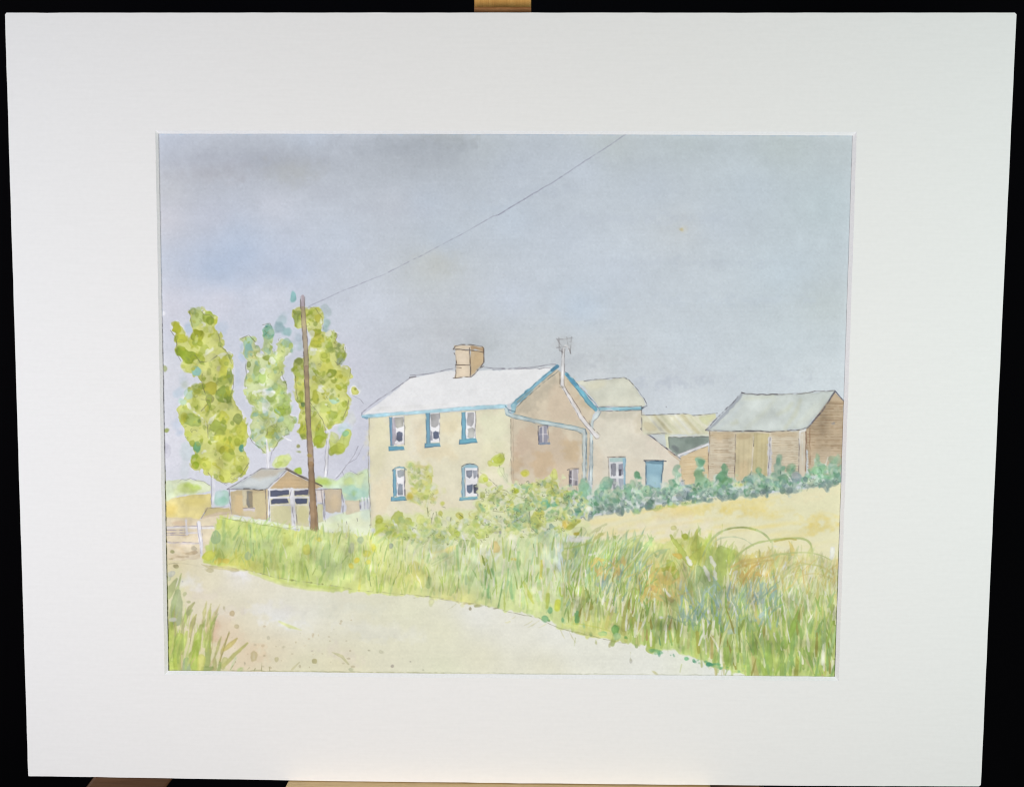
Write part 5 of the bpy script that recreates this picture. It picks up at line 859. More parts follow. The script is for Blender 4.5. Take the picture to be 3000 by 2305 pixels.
for q, w_, c, a in [([(1090,390),(1130,300),(1200,220),(1290,178),(1400,168),(1500,188),(1570,228),(1610,278)],13,(170,184,118),.7),([(1280,182),(1400,166),(1490,186)],8,(160,160,76),.5),
    ([(1150,320),(1190,270),(1250,245),(1330,240),(1410,260),(1480,310)],8,(190,200,156),.6),([(1290,470),(1340,400),(1420,330),(1510,285),(1620,265),(1760,250),(1860,256),(1910,290),(1925,350)],13,(176,188,112),.7),
    ([(1640,274),(1740,254),(1800,260)],12,(184,172,76),.6),([(1300,480),(1400,430),(1500,405),(1640,380),(1780,362),(1900,360),(1990,380),(2060,412)],8,(186,194,122),.65),([(1310,470),(1400,425),(1500,410),(1600,390)],16,(214,184,104),.6),
    ([(1320,500),(1420,455),(1540,425),(1640,415)],11,(206,176,96),.55),([(1400,600),(1420,530),(1470,470),(1540,440)],10,(204,168,84),.6),([(1380,620),(1410,560),(1450,500)],8,(196,160,84),.6),([(1920,330),(1924,380),(1918,430)],16,(200,200,134),.5),
    ([(1620,280),(1624,350),(1650,470)],10,(194,200,146),.5),([(40,330),(130,312),(240,282)],12,(170,188,100),.6),([(2130,440),(2060,490),(1980,560)],8,(204,190,116),.6),([(1790,450),(1850,440),(2000,470),(2090,530)],10,(208,198,120),.5),
    ([(1700,560),(1780,480),(1880,450),(1990,460)],8,(190,196,124),.5),([(1480,520),(1560,420),(1660,370),(1760,380)],8,(180,190,124),.5),([(1760,620),(1840,540),(1960,520),(2080,560)],8,(206,190,116),.5),([(1660,640),(1700,520),(1800,430)],8,(186,194,120),.5),
    ([(700,600),(760,480),(860,420)],9,(160,182,120),.5),([(560,640),(620,470),(720,360),(840,330)],9,(160,184,136),.55),([(500,560),(560,430),(640,340)],9,(176,190,120),.5),([(450,330),(540,250),(640,225)],8,(190,198,120),.5)]:
    S(bez(q, 30), w_ * 1.2, c, a=min(a * 1.1, .8), soft=2.6, wob=.5, edge=.04)
# dark green accents on the lane edge
GR = [(84,160,106),(110,176,120),(70,146,110),(140,190,130)]
T9(); dabs([(1130,440,24,40,GR[1]),(1090,520,30,26,GR[1]),(1120,540,16,16,(100,150,80)),(1240,530,14,26,GR[1]),(1370,520,20,34,(104,160,90)),(1430,590,12,24,(150,196,140)),(1590,655,30,16,(120,190,130)),(1710,620,30,44,(110,176,90)),(1730,680,40,30,(170,206,150)),(1800,690,16,14,(96,160,80)),(1490,660,16,24,(150,180,110)),(1540,735,14,22,(186,186,140)),(1660,755,14,20,(182,184,130)),(70,370,24,30,(190,190,140))], a=.7)
for i in range(30):
    t = RNG.uniform(0, 1); x = 1900 + 290 * t; y = 1902 + 72 * t + RNG.normal() * 5 - 3
    T0(); D(x, y, RNG.uniform(3, 7), RNG.uniform(2, 5), random.choice(GR), a=.55)

# ---------------------------------------------------------------- lane
motif('painted_lane'); T0()

T8()
for x, y, rx, ry, c, ang in [(900,560,160,60,(224,223,222),10),(1000,640,120,30,(222,222,216),15),(1250,560,120,30,(206,206,190),0),(1500,510,200,30,(212,212,196),5),(1000,520,160,30,(216,212,200),12),(420,700,80,90,(218,192,166),0),(420,690,30,60,(206,170,136),0),(700,840,70,40,(216,198,166),0),(760,880,60,30,(208,190,156),0),(1400,860,120,30,(216,206,190),20),(500,560,120,50,(218,208,196),0),(340,430,120,40,(216,205,190),0),(1700,700,300,60,(217,216,204),5),(260,320,60,40,(226,224,222),30),(640,260,60,24,(228,227,232),15),(560,760,60,60,(222,206,180),0)]:
    D(x, y, rx, ry, c, ang, a=.5, soft=22, edge=0, wob=6)
S([(930,625),(1010,660),(1100,690)], [8,22,6], (212,218,140), a=.7, soft=5)
B([(300,620),(470,560),(600,640),(720,800),(860,880),(700,1000),(470,980),(380,800)], (217,199,172), a=.55, soft=30, edge=0, wob=8)
for _ in range(60):
    D(RNG.uniform(380,1500), RNG.uniform(600,1000), RNG.uniform(2,6), RNG.uniform(2,5), random.choice([(190,172,140),(176,164,130),(196,186,156)]), a=.5, soft=2)
dabs([(577,563,18,18,(186,164,118)),(607,660,18,16,(190,178,136)),(510,520,10,19,(186,178,140)),(735,890,27,37,(190,176,128)),(850,750,10,12,(190,184,160)),(965,818,13,14,(196,190,160)),(912,910,14,18,(196,188,140)),(1200,925,18,18,(176,168,110)),(1480,993,14,10,(180,184,150)),(1710,855,22,16,(200,198,170),35),(1615,845,10,7,(150,146,120)),(1797,965,7,7,(150,140,130)),(1983,525,4,7,(110,106,100)),(1180,850,9,6,(190,176,160)),(670,943,6,8,(170,164,136)),(210,418,18,19,(160,166,118)),(242,476,14,12,(164,168,120)),(140,200,18,14,(140,132,90)),(1930,930,4,4,(140,130,120)),(400,235,29,13,(186,178,136)),(590,235,32,10,(190,180,140)),(2030,995,6,6,(186,188,160)),(2090,490,16,21,(200,202,160)),(1960,445,8,5,(170,170,140))], a=.62)
D(738,890,10,22,(220,208,172), a=.85)
for p, w_, c in [([(1340,860),(1410,890),(1460,950)],[6,22,8],(200,196,150)),([(1085,935),(1030,990)],[6,16],(200,194,150))]: S(p, w_, c, a=.7)
T9(); dabs([(2050,995,34,16,(196,192,140),35),(1845,880,8,24,(200,198,186)),(420,430,6,9,(150,140,110))], a=.7)
for a_, b_ in [((290,390),(220,440)),((380,380),(330,400)),((820,500),(790,520)),((970,540),(900,580)),((1030,540),(930,600)),((1100,565),(1030,600)),((1220,620),(1260,700)),((1300,640),(1360,740)),((770,545),(730,555))]:
    S([a_, ((a_[0]+b_[0])/2, (a_[1]+b_[1])/2+4), b_], [4,9,4], (208,204,160), a=.55)
# pencil edge of the lane and the strip of bank below it
T8(); S([(700,250),(860,300),(980,340),(1150,372),(1330,385),(1480,380)], [14,34,36,30,26,8], (206,213,140), a=.75, soft=5); S([(1150,350),(1300,365),(1420,365)], [10,30,14], (176,190,110), a=.5, soft=6)
S([(340,190),(400,210),(520,215),(620,232)], [8,24,30,14], (186,176,130), a=.6)
for p in [[(90,186),(170,180),(240,186),(330,205),(400,230)],[(400,205),(500,212),(600,222),(640,224),(760,248),(880,284),(1000,306),(1130,322),(1260,342),(1400,362),(1520,384),(1640,396),(1800,412),(1900,418),(2000,428),(2187,446)]]: L(p, 1.8, (136,132,104), .4, brk=.9)
dabs([(1180,326,10,7,(110,110,70)),(1030,310,8,6,(120,120,80)),(1265,340,8,6,(120,120,80))], a=.6)
T9(); L([(0,322),(120,338),(280,368),(450,388),(560,408),(680,434),(760,462),(900,492),(1030,512)], 1.8, (130,126,100), .42, brk=.9); L([(1030,512),(1120,566),(1210,604),(1400,650),(1560,690),(1700,722),(1800,740)], 1.8, (130,128,96), .4)
S([(1240,575),(1400,610),(1560,650),(1690,690)], [20,40,44,20], (208,211,140), a=.6, soft=5); S([(1270,560),(1420,572),(1560,600),(1660,630)], [8,12,12,8], (186,190,100), a=.5)
dabs([(500,405,30,8,(150,146,110)),(640,430,20,8,(140,136,104)),(380,385,40,8,(170,160,110)),(1380,650,60,12,(176,180,110),14)], a=.5)
# fallen blades over the lane edge at the right
T7()
for x, y, l in [(120,1040,60),(275,1040,26),(385,1055,30),(540,1150,60),(620,1040,70),(830,1080,100),(870,1080,60),(920,1100,60),(1080,1200,70),(1180,1260,40),(1240,1280,60),(930,1240,60)]:
    S([(x, y - l / 2), (x + RNG.normal() * 6, y + l / 2)], [10, 5], random.choice([(180,176,120),(170,180,110),(196,196,160)]), a=.5)

# ---------------------------------------------------------------- tuft at the lower left
motif('painted_grass_tuft'); T8()
B([(80,230),(130,240),(190,260),(200,330),(210,420),(215,560),(190,640),(190,720),(300,740),(330,640),(360,640),(400,760),(460,760),(480,900),(520,940),(520,1010),(60,1010),(60,230)], (208,206,158), a=.55, soft=14, wob=6, edge=0)
dabs([(420,700,60,90,(212,180,150)),(480,760,60,40,(214,190,160)),(560,870,60,80,(222,212,190)),(180,330,50,40,(226,225,225)),(230,640,50,60,(220,206,190)),(310,830,40,60,(222,208,170)),(410,870,40,60,(216,206,170))], a=.5, soft=12, edge=0)
BL_ = [([(100,1000),(110,760),(120,520),(185,260)],[60,60,44,10],(176,188,120)),([(150,620),(150,480),(160,400)],[80,90,40],(158,170,128)),([(190,740),(200,640),(250,520),(285,480)],[20,34,36,10],(160,162,104)),([(240,560),(260,540)],[40,30],(160,168,116)),([(290,880),(310,740),(340,660)],[60,60,30],(164,176,90)),
  ([(250,740),(270,640),(300,570)],[16,40,10],(172,168,104)),([(350,660),(360,560),(380,470)],[16,26,6],(186,184,120)),([(380,660),(400,560),(412,490)],[14,26,6],(180,180,110)),([(430,640),(450,560),(480,490)],[12,24,6],(196,186,130)),([(120,1000),(100,800),(110,620)],[80,80,20],(190,204,96)),([(160,1000),(150,860),(170,740)],[60,70,60],(164,180,80)),([(220,1000),(225,930)],[80,60],(146,168,124)),
  ([(290,1000),(280,880),(310,780)],[60,70,40],(160,184,72)),([(380,950),(390,860),(400,780)],[50,50,20],(150,166,90)),([(440,980),(440,900),(470,800),(490,740)],[40,20,26,10],(176,176,110)),([(480,930),(500,840),(550,710)],[12,24,6],(178,166,100)),([(510,840),(560,800),(610,755)],[20,40,16],(186,172,96)),([(510,960),(590,880),(690,790)],[30,34,12],(176,176,100)),([(500,970),(520,920)],[40,50],(188,186,120)),
  ([(360,990),(420,980)],[50,30],(140,160,90)),([(190,870),(215,760),(230,700)],[20,30,14],(172,184,96)),([(330,990),(340,900)],[50,60],(206,206,110)),([(130,700),(140,640)],[50,20],(206,214,120)),([(470,1000),(480,940)],[30,20],(150,170,96)),([(90,440),(110,370),(150,300)],[30,60,20],(170,180,120)),([(90,300),(110,250)],[30,14],(190,194,160)),([(560,990),(600,900)],[10,20],(206,214,170)),([(620,1000),(640,980)],[12,8],(170,190,110))]
for p, w_, c in BL_: S(p, w_, c, a=.72, soft=3.5, edge=.07)
for i in range(60):
    x, y = RNG.uniform(80, 420), RNG.uniform(640, 1010)
    blade(x, y, RNG.uniform(60, 200), RNG.normal() * 20 + 16, 10, RNG.uniform(8, 24), random.choice([(166,184,84),(190,200,110),(180,178,104),(150,172,90),(206,206,130),(196,176,130),(186,206,110)]), a=.5)
for p in [[(550,700),(510,830),(470,960)],[(800,940),(795,1000)],[(690,990),(705,975)],[(740,1000),(750,980)],[(855,970),(860,1000)],[(270,700),(250,800)],[(600,930),(560,990)]]: L(p, 2, (130,126,80), .5)
dabs([(125,615,22,14,(228,226,222)),(100,260,30,24,(205,205,195)),(195,320,10,10,(190,190,190)),(640,990,20,14,(196,206,150))], a=.7)

# thin lines painted along the sheet edges, darker down the two sides
T0()
for a_, b_ in [((475,930),(494,1964)),((2480,1010),(2446,1984))]:
    n_ = 30
    for i in range(n_):
        p = [(a_[0] + (b_[0] - a_[0]) * t, a_[1] + (b_[1] - a_[1]) * t) for t in (i / n_, (i + 1.05) / n_)]
        L(p, 3.4, (66, 70, 40) if i > 12 else (90, 92, 96), min(.35 + i / n_ * .7, .95), jit=.4, brk=.35)
L([(462,392),(475,930)], 4, (150,165,178), .4); L([(2499,398),(2480,1010)], 3, (140,146,152), .55)
L([(494,1962),(1300,1970)], 3, (150,150,110), .4); L([(1300,1970),(2446,1980)], 3, (170,172,150), .35)

PAINTGAIN = 1.0
LAMPS = [('key_lamp', (-0.03, -0.10, 0.70), (-0.015, -0.03, 0), 0.22, 2.84, (1.0, 0.855, 0.765)),
         ('left_lamp', (-0.58, 0.02, 0.52), (-0.12, 0, 0), 0.25, 2.68, (0.823, 0.884, 1.0)),
         ('right_lamp', (0.58, 0.04, 0.52), (0.12, 0, 0), 0.25, 2.48, (0.823, 1.0, 0.982))]

# ---------------------------------------------------------------- real things: sizes in metres
FOC = 40.0
ROT = (0.0891, -0.01517, -0.00688)
TRA = np.array((-0.00398, -0.00774, -0.589))
def rotm(rx, ry, rz):
    c, s = math.cos, math.sin
    A = np.array([[1,0,0],[0,c(rx),-s(rx)],[0,s(rx),c(rx)]])
    Bm = np.array([[c(ry),0,s(ry)],[0,1,0],[-s(ry),0,c(ry)]])
    C = np.array([[c(rz),-s(rz),0],[s(rz),c(rz),0],[0,0,1]])
    return C @ Bm @ A
RM = rotm(*ROT)
CAMLOC = -RM.T @ TRA                       # camera seen from the board
FP = FOC / 36 * 3000
def onboard(px, py, z):
    """point of the board (local x right, y up, z towards the viewer) measured off the photograph"""
    px = np.asarray(px, float); py = np.asarray(py, float)
    d = np.stack([(px - 1500) / FP, (1152.5 - py) / FP, -np.ones_like(px)], -1) @ RM
    t = (z - CAMLOC[2]) / d[..., 2]
    return CAMLOC[:2] + d[..., :2] * t[..., None]

LEAN = math.radians(78)
BOARD = Matrix.Translation((0, 0, 1.15)) @ Matrix.Rotation(LEAN, 4, 'X')

def mesh_obj(name, verts, faces, mat, parent=None, smooth=False):
    me = bpy.data.meshes.new(name)
    me.from_pydata([tuple(map(float, v)) for v in verts], [], faces)
    me.validate(); me.update()
    if smooth:
        for p in me.polygons: p.use_smooth = True
    o = bpy.data.objects.new(name, me)
    COL.objects.link(o)
    me.materials.append(mat)
    if parent: o.parent = parent
    return o

def empty(name, mw):
    o = bpy.data.objects.new(name, None)
    o.empty_display_size = 0.05
    COL.objects.link(o)
    o.matrix_world = mw
    return o

def nodes(name):
    m = bpy.data.materials.new(name); m.use_nodes = True
    nt = m.node_tree
    return m, nt, nt.nodes['Principled BSDF']

def noise_node(nt, scale, detail=3, vec=None, rough=0.55):
    n = nt.nodes.new('ShaderNodeTexNoise')
    n.inputs['Scale'].default_value = scale; n.inputs['Detail'].default_value = detail; n.inputs['Roughness'].default_value = rough
    if vec: nt.links.new(vec, n.inputs['Vector'])
    return n

def coords(nt, scale=(1, 1, 1), rot=(0, 0, 0)):
    t = nt.nodes.new('ShaderNodeTexCoord'); mp = nt.nodes.new('ShaderNodeMapping')
    mp.inputs['Scale'].default_value = scale; mp.inputs['Rotation'].default_value = rot
    nt.links.new(t.outputs['Object'], mp.inputs['Vector'])
    return mp.outputs['Vector']

def ramp(nt, src, stops):
    r = nt.nodes.new('ShaderNodeValToRGB')
    e = r.color_ramp.elements
    e[0].position, e[0].color = stops[0][0], stops[0][1] + (1,)
    e[1].position, e[1].color = stops[-1][0], stops[-1][1] + (1,)
    for p, c in stops[1:-1]:
        k = e.new(p); k.color = c + (1,)
    nt.links.new(src, r.inputs['Fac'])
    return r

def bump(nt, b, src, strength, dist):
    n = nt.nodes.new('ShaderNodeBump')
    n.inputs['Strength'].default_value = strength; n.inputs['Distance'].default_value = dist
    nt.links.new(src, n.inputs['Height']); nt.links.new(n.outputs['Normal'], b.inputs['Normal'])

WHITE = 0.80
# window mount: white board with a faint laid texture
M_MOUNT, nt, b = nodes('mount_board')
v = coords(nt, (60, 700, 200))
n1 = noise_node(nt, 1.0, 3, v)
n2 = noise_node(nt, 420, 2, coords(nt))
mx = nt.nodes.new('ShaderNodeMath'); mx.operation = 'ADD'
nt.links.new(n1.outputs['Fac'], mx.inputs[0]); nt.links.new(n2.outputs['Fac'], mx.inputs[1])
r = ramp(nt, mx.outputs[0], [(0.3, (0.778, 0.779, 0.774)), (1.0, (0.828, 0.829, 0.825))])
r.color_ramp.elements[0].position = 0.30; r.color_ramp.elements[1].position = 0.95
hlf = nt.nodes.new('ShaderNodeMath'); hlf.operation = 'MULTIPLY'; hlf.inputs[1].default_value = 0.5
nt.links.new(mx.outputs[0], hlf.inputs[0]); nt.links.new(hlf.outputs[0], r.inputs['Fac'])
nt.links.new(r.outputs['Color'], b.inputs['Base Color'])
b.inputs['Roughness'].default_value = 0.85; b.inputs['Specular IOR Level'].default_value = 0.2
bump(nt, b, mx.outputs[0], 0.09, 0.0003)

M_CORE, nt, b = nodes('mount_core')
n = noise_node(nt, 900, 2, coords(nt))
r = ramp(nt, n.outputs['Fac'], [(0.3, (0.80, 0.81, 0.83)), (0.7, (0.86, 0.87, 0.89))])
nt.links.new(r.outputs['Color'], b.inputs['Base Color']); b.inputs['Roughness'].default_value = 0.9; b.inputs['Specular IOR Level'].default_value = 0.1

M_PAPER, nt, b = nodes('watercolour_paper')
n = noise_node(nt, 500, 3, coords(nt))
r = ramp(nt, n.outputs['Fac'], [(0.3, (0.76, 0.755, 0.76)), (0.7, (0.79, 0.785, 0.79))])
nt.links.new(r.outputs['Color'], b.inputs['Base Color']); b.inputs['Roughness'].default_value = 0.9
bump(nt, b, n.outputs['Fac'], 0.2, 0.0003)

M_PAINT, nt, b = nodes('watercolour_paint')
at_ = nt.nodes.new('ShaderNodeAttribute'); at_.attribute_name = 'pigment'
n = noise_node(nt, 1400, 2, coords(nt))
r = ramp(nt, n.outputs['Fac'], [(0.25, (0.97, 0.97, 0.97)), (0.75, (1.0, 1.0, 1.0))])
mu = nt.nodes.new('ShaderNodeMix'); mu.data_type = 'RGBA'; mu.blend_type = 'MULTIPLY'; mu.inputs['Factor'].default_value = 1.0
nt.links.new(at_.outputs['Color'], mu.inputs['A']); nt.links.new(r.outputs['Color'], mu.inputs['B'])
nt.links.new(mu.outputs['Result'], b.inputs['Base Color'])
b.inputs['Roughness'].default_value = 0.9; b.inputs['Specular IOR Level'].default_value = 0.15
bump(nt, b, n.outputs['Fac'], 0.06, 0.0003)

def wood(name, c0, c1, c2, scale=(30, 1.2, 30)):
    m, nt, b = nodes(name)
    v = coords(nt, scale)
    n = noise_node(nt, 7.0, 6, v, 0.65)
    r = ramp(nt, n.outputs['Fac'], [(0.25, c0), (0.5, c1), (0.75, c2)])
    n2 = noise_node(nt, 60, 3, v)
    r2 = ramp(nt, n2.outputs['Fac'], [(0.35, (0.78, 0.76, 0.72)), (0.6, (1, 1, 1))])
    mu = nt.nodes.new('ShaderNodeMix'); mu.data_type = 'RGBA'; mu.blend_type = 'MULTIPLY'; mu.inputs['Factor'].default_value = 0.8
    nt.links.new(r.outputs['Color'], mu.inputs['A']); nt.links.new(r2.outputs['Color'], mu.inputs['B'])
    nt.links.new(mu.outputs['Result'], b.inputs['Base Color'])
    b.inputs['Roughness'].default_value = 0.5
    bump(nt, b, n2.outputs['Fac'], 0.25, 0.0005)
    return m
M_PINE = wood('pine_mast', (0.56, 0.27, 0.06), (0.72, 0.37, 0.09), (0.84, 0.48, 0.14))
M_BEECH = wood('beech_ledge', (0.66, 0.45, 0.19), (0.74, 0.52, 0.25), (0.80, 0.60, 0.33), (1.2, 30, 30))
M_CLAMP = wood('clamp_wood', (0.21, 0.085, 0.025), (0.28, 0.12, 0.037), (0.34, 0.16, 0.055), (6, 20, 20))
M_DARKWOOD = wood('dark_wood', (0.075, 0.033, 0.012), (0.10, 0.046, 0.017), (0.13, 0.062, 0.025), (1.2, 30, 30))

# ---- the mounted painting
art = empty('mounted_painting', BOARD)
art['label'] = 'watercolour of a cream cottage in a wide white window mount'
art['category'] = 'painting'

TH = 0.0016
def dens(poly, step=40):
    out = []
    for i in range(len(poly)):
        a, c = np.array(poly[i], float), np.array(poly[(i + 1) % len(poly)], float)
        k = max(int(np.hypot(*(c - a)) / step), 1)
        for q in range(k): out.append(a + (c - a) * q / k)
    return np.array(out)

outer = [(14.5,44),(19,38.2),(700,38),(1480,38),(2200,38.2),(2973,38),(2978,43),(2926,1150),(2873.5,2298),(2868,2302),(2300,2300),(1900,2296.5),(1600,2293.5),(1000,2287),(860,2284.5),(540,2279),(200,2273.6),(84,2272),(82.6,2268),(48.5,1150)]
OUT = dens(outer)
wob = np.random.default_rng(3).standard_normal(OUT.shape) * 0.22
OUT = OUT + wob
def at_n(poly, n):
    """resample a closed outline at n points, starting at its first corner"""
    P = np.array(poly + [poly[0]], float)
    s = np.r_[0, np.cumsum(np.hypot(*np.diff(P, axis=0).T))]
    u = np.linspace(0, s[-1], n, endpoint=False)
    return np.stack([np.interp(u, s, P[:, 0]), np.interp(u, s, P[:, 1])], 1)
bev_out = [(455,383.5),(1480,384),(2510,387),(2500,700),(2457,1993.5),(1960,1989),(1300,1984.5),(482,1975.5),(468,1150)]
bev_in = [(464,392.5),(1480,393.5),(2498,398),(2488,700),(2446,1981),(1960,1977),(1300,1972.5),(493,1963.5),(478,1150)]
# the same number of points on every ring, corner by corner
def ring(corner_poly, per):
    out = []
    n = len(corner_poly)
    for i in range(n):
        a, c = np.array(corner_poly[i], float), np.array(corner_poly[(i + 1) % n], float)
        for q in range(per): out.append(a + (c - a) * q / per)
    return np.array(out)
R1, R2 = ring(bev_out, 24), ring(bev_in, 24)
w1 = np.random.default_rng(5).standard_normal(R1.shape) * 0.35
R1 = R1 + w1; R2 = R2 + w1 * .6
def b3(P, z):
    q = onboard(P[:, 0], P[:, 1], z)
    return [(x, y, z) for x, y in q]
# front face of the mount: outer outline with the aperture cut out, filled by triangulation
import bmesh
bm = bmesh.new()
vo = [bm.verts.new(p) for p in b3(OUT, 0.0)]
vi = [bm.verts.new(p) for p in b3(R1, 0.0)]
es = [bm.edges.new((vs[i], vs[(i + 1) % len(vs)])) for vs in (vo, vi) for i in range(len(vs))]
bmesh.ops.triangle_fill(bm, use_beauty=True, edges=es)
vb = [bm.verts.new((v.co.x, v.co.y, -TH)) for v in vo]
for i in range(len(vo)):
    j = (i + 1) % len(vo); bm.faces.new((vo[i], vo[j], vb[j], vb[i]))
bmesh.ops.recalc_face_normals(bm, faces=bm.faces)
me = bpy.data.meshes.new('window_mount'); bm.to_mesh(me); bm.free(); me.materials.append(M_MOUNT)
mount = bpy.data.objects.new('window_mount', me); COL.objects.link(mount); mount.parent = art
n = len(R1)
mesh_obj('bevel', b3(R1, 0.0) + b3(R2, -TH), [(i, n + i, n + (i + 1) % n, (i + 1) % n) for i in range(n)], M_CORE, mount)

def box(x0, x1, y0, y1, z0, z1):
    v = [(x, y, z) for z in (z0, z1) for y in (y0, y1) for x in (x0, x1)]
    f = [(0, 2, 3, 1), (4, 5, 7, 6), (0, 1, 5, 4), (2, 6, 7, 3), (0, 4, 6, 2), (1, 3, 7, 5)]
    return v, f
def bev_box(name, x0, x1, y0, y1, z0, z1, mat, parent, r=0.0012):
    bm = bmesh.new()
    v, f = box(x0, x1, y0, y1, z0, z1)
    vs = [bm.verts.new(p) for p in v]
    for q in f: bm.faces.new([vs[i] for i in q])
    bmesh.ops.recalc_face_normals(bm, faces=bm.faces)
    bmesh.ops.bevel(bm, geom=list(bm.edges), offset=r, segments=2, profile=0.6, affect='EDGES')
    me = bpy.data.meshes.new(name); bm.to_mesh(me); bm.free(); me.materials.append(mat)
    o = bpy.data.objects.new(name, me); COL.objects.link(o)
    if parent: o.parent = parent
    return o
bev_box('backing_board', -0.2485, 0.2485, -0.1925, 0.194, -0.0052, -0.0023, M_CORE, art, 0.0004)
v, f = box(-0.2, 0.2, -0.16, 0.16, -0.0022, -0.0019)
sheet = mesh_obj('watercolour_sheet', v, f, M_PAPER, art)

# the painted areas lie flat on the sheet, a tenth of a millimetre proud, one mesh per motif
GREY = IMG.mean(-1, keepdims=True)
SATK = np.array([0.86 if ('tree' in n or 'verge' in n or 'shrub' in n) else 0.98 for n in NAMES], np.float32)[IDS][..., None]   # how strong each wash was mixed
col = np.clip((GREY + (IMG - GREY) * SATK) / 255.0, 0.02, 1.0)
lin = np.where(col <= 0.04045, col / 12.92, ((col + 0.055) / 1.055) ** 2.4)
REFW = ((np.array([226.0, 223.5, 221.0]) * 1.0 / 255 + 0.055) / 1.055) ** 2.4   # the light that falls on the sheet
lin = np.clip(lin / REFW * WHITE * PAINTGAIN, 0.004, 0.93).astype(np.float32)
PX, PY = np.meshgrid(GX, GY)
UV = onboard(PX, PY, -0.0018).reshape(-1, 2)
cell = IDS[:-1, :-1]
vid = np.arange(NX * NY).reshape(NY, NX)
for k, nm in enumerate(NAMES):
    jj, ii = np.nonzero(cell == k)
    if len(jj) == 0: continue
    q = np.stack([vid[jj, ii], vid[jj + 1, ii], vid[jj + 1, ii + 1], vid[jj, ii + 1]], 1)
    used, inv = np.unique(q.ravel(), return_inverse=True)
    nf = len(q)
    me = bpy.data.meshes.new(nm.split('#')[0])
    me.vertices.add(len(used)); me.loops.add(nf * 4); me.polygons.add(nf)
    co = np.empty((len(used), 3), np.float32); co[:, :2] = UV[used]; co[:, 2] = -0.0018
    me.vertices.foreach_set('co', co.ravel())
    me.loops.foreach_set('vertex_index', inv.astype(np.int32).ravel())
    me.polygons.foreach_set('loop_start', np.arange(0, nf * 4, 4, dtype=np.int32))
    try: me.polygons.foreach_set('loop_total', np.full(nf, 4, np.int32))
    except Exception: pass
    me.update(calc_edges=True)
    a = me.attributes.new('pigment', 'FLOAT_COLOR', 'POINT')
    c4 = np.ones((len(used), 4), np.float32); c4[:, :3] = lin.reshape(-1, 3)[used]
    a.data.foreach_set('color', c4.ravel())
    me.materials.append(M_PAINT)
    LAB = {'painted_tree#1': 'leftmost painted tree, broadest crown of yellow-green dabs', 'painted_tree#2': 'middle painted tree, palest green with teal tips', 'painted_tree#3': 'painted tree behind the telegraph pole'}
    o = bpy.data.objects.new(nm.split('#')[0], me); COL.objects.link(o); o.parent = sheet
    if nm in LAB: o['label'] = LAB[nm]

# ---- easel
easel = empty('easel', BOARD)
easel['label'] = 'wooden easel whose mast and ledge show behind and below the white mount'
easel['category'] = 'easel'
def bx(px, py, z): return onboard(np.array([px]), np.array([py]), z)[0]
zc = -0.020
xl, xr = bx(1389, 20, zc)[0], bx(1556, 20, zc)[0]
bev_box('mast', xl, xr, -0.36, 0.42, -0.042, zc, M_PINE, easel, 0.001)
yb, ytop = bx(1470, 60, -0.0065)[1], bx(1470, 20.5, -0.0065)[1]
xl2, xr2 = bx(1389, 20, -0.0065)[0], bx(1556.5, 20, -0.0065)[0]
bev_box('clamp', xl2, xr2, yb, ytop, -0.0195, -0.0065, M_CLAMP, easel, 0.0006)
# the ledge the mount stands on: its top face runs towards the viewer
yl = -0.2022
q = np.array([bx(850, 2287, -0.006), bx(2078, 2298, -0.006)])
xa, xb = q[0][0], q[1][0]
ymt = min(onboard(np.array([1000.]), np.array([2287.]), 0.0)[0][1], onboard(np.array([1900.]), np.array([2296.5]), 0.0)[0][1])
bev_box('ledge', xa, xb, ymt - 0.0185, ymt - 0.0004, -0.0190, 0.014, M_BEECH, easel, 0.0012)
# the two splayed legs, in shade behind the ledge
def leg(xpix0, xpix1, splay):
    zf, zb = -0.0425, -0.062
    p0, p1 = bx(xpix0, 2285, zf), bx(xpix1, 2292, zf)
    yt, yb_ = p0[1] + 0.03, p0[1] - 0.30
    s = splay
    v = [(p0[0] - s * (yt - p0[1]), yt), (p1[0] - s * (yt - p0[1]), yt), (p1[0] + s * (p0[1] - yb_), yb_), (p0[0] + s * (p0[1] - yb_), yb_)]
    bm = bmesh.new()
    a = [bm.verts.new((x, y, zf)) for x, y in v]; b = [bm.verts.new((x, y, zb)) for x, y in v]
    bm.faces.new(a); bm.faces.new(b[::-1])
    for i in range(4): bm.faces.new((a[i], b[i], b[(i + 1) % 4], a[(i + 1) % 4]))
    bmesh.ops.recalc_face_normals(bm, faces=bm.faces)
    bmesh.ops.bevel(bm, geom=list(bm.edges), offset=0.0015, segments=2, profile=.6, affect='EDGES')
    me = bpy.data.meshes.new('leg'); bm.to_mesh(me); bm.free(); me.materials.append(M_DARKWOOD)
    o = bpy.data.objects.new('leg', me); COL.objects.link(o); o.parent = easel
leg(266, 500, -0.75)
leg(2010, 2215, 0.75)

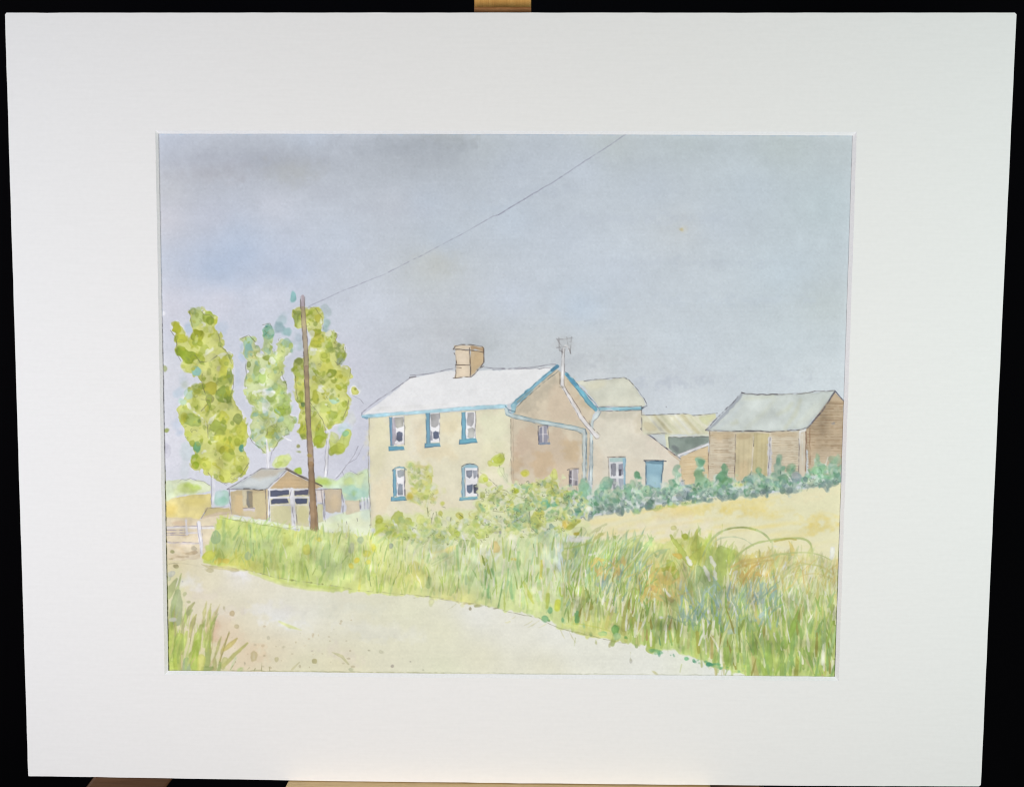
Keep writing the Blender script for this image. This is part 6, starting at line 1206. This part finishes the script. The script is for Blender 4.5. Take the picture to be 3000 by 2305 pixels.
# ---- black backdrop cloth, hanging in soft folds well behind the easel
M_CLOTH, nt, b = nodes('black_cloth')
n = noise_node(nt, 900, 2, coords(nt))
r = ramp(nt, n.outputs['Fac'], [(0.3, (0.0055, 0.0050, 0.0068)), (0.7, (0.0080, 0.0075, 0.0100))])
nt.links.new(r.outputs['Color'], b.inputs['Base Color']); b.inputs['Roughness'].default_value = 0.95; b.inputs['Specular IOR Level'].default_value = 0.05
b.inputs['Sheen Weight'].default_value = 0.02
nx, nz = 160, 60
vs, fs = [], []
for j in range(nz + 1):
    for i in range(nx + 1):
        x = -2.0 + 4.0 * i / nx; z = -0.2 + 3.0 * j / nz
        y = 0.62 + 0.03 * math.sin(x * 9.0 + 0.6 * math.sin(z * 2)) + 0.012 * math.sin(x * 23 + z * 1.5) + 0.01 * math.sin(z * 7 + x * 2)
        vs.append((x, y, z))
for j in range(nz):
    for i in range(nx):
        a = j * (nx + 1) + i
        fs.append((a, a + 1, a + nx + 2, a + nx + 1))
bd = mesh_obj('backdrop', vs, fs, M_CLOTH, None, True)
bd['kind'] = 'structure'; bd['label'] = 'plain black cloth backdrop hanging behind the easel'

# ---------------------------------------------------------------- camera
cam = bpy.data.cameras.new('camera'); cam.lens = FOC; cam.sensor_width = 36; cam.clip_end = 50; cam.clip_start = 0.01
co = bpy.data.objects.new('camera', cam); COL.objects.link(co)
L4 = Matrix([[*RM.T[0], CAMLOC[0]], [*RM.T[1], CAMLOC[1]], [*RM.T[2], CAMLOC[2]], [0, 0, 0, 1]])
co.matrix_world = BOARD @ L4
SC.camera = co

# ---------------------------------------------------------------- lamps of the room
def area(name, loc, target, size, power, colr, shape='DISK'):
    l = bpy.data.lights.new(name, 'AREA'); l.shape = shape; l.size = size; l.energy = power; l.color = colr
    o = bpy.data.objects.new(name, l); COL.objects.link(o)
    p = BOARD @ Vector(loc); t = BOARD @ Vector(target)
    o.location = p; o.rotation_euler = (t - p).to_track_quat('-Z', 'Y').to_euler()
    return o
for a in LAMPS: area(*a)

w = bpy.data.worlds.new('World'); SC.world = w; w.use_nodes = True
w.node_tree.nodes['Background'].inputs[0].default_value = (0.9, 0.95, 1.0, 1); w.node_tree.nodes['Background'].inputs[1].default_value = 0.03
vs_ = SC.view_settings
SC.display_settings.display_device = 'sRGB'
vs_.view_transform = 'Standard'; vs_.look = 'None'; vs_.exposure = 0; vs_.gamma = 1
vs_.use_curve_mapping = False
SC.cycles.max_bounces = 6
SC.cycles.filter_width = 1.1
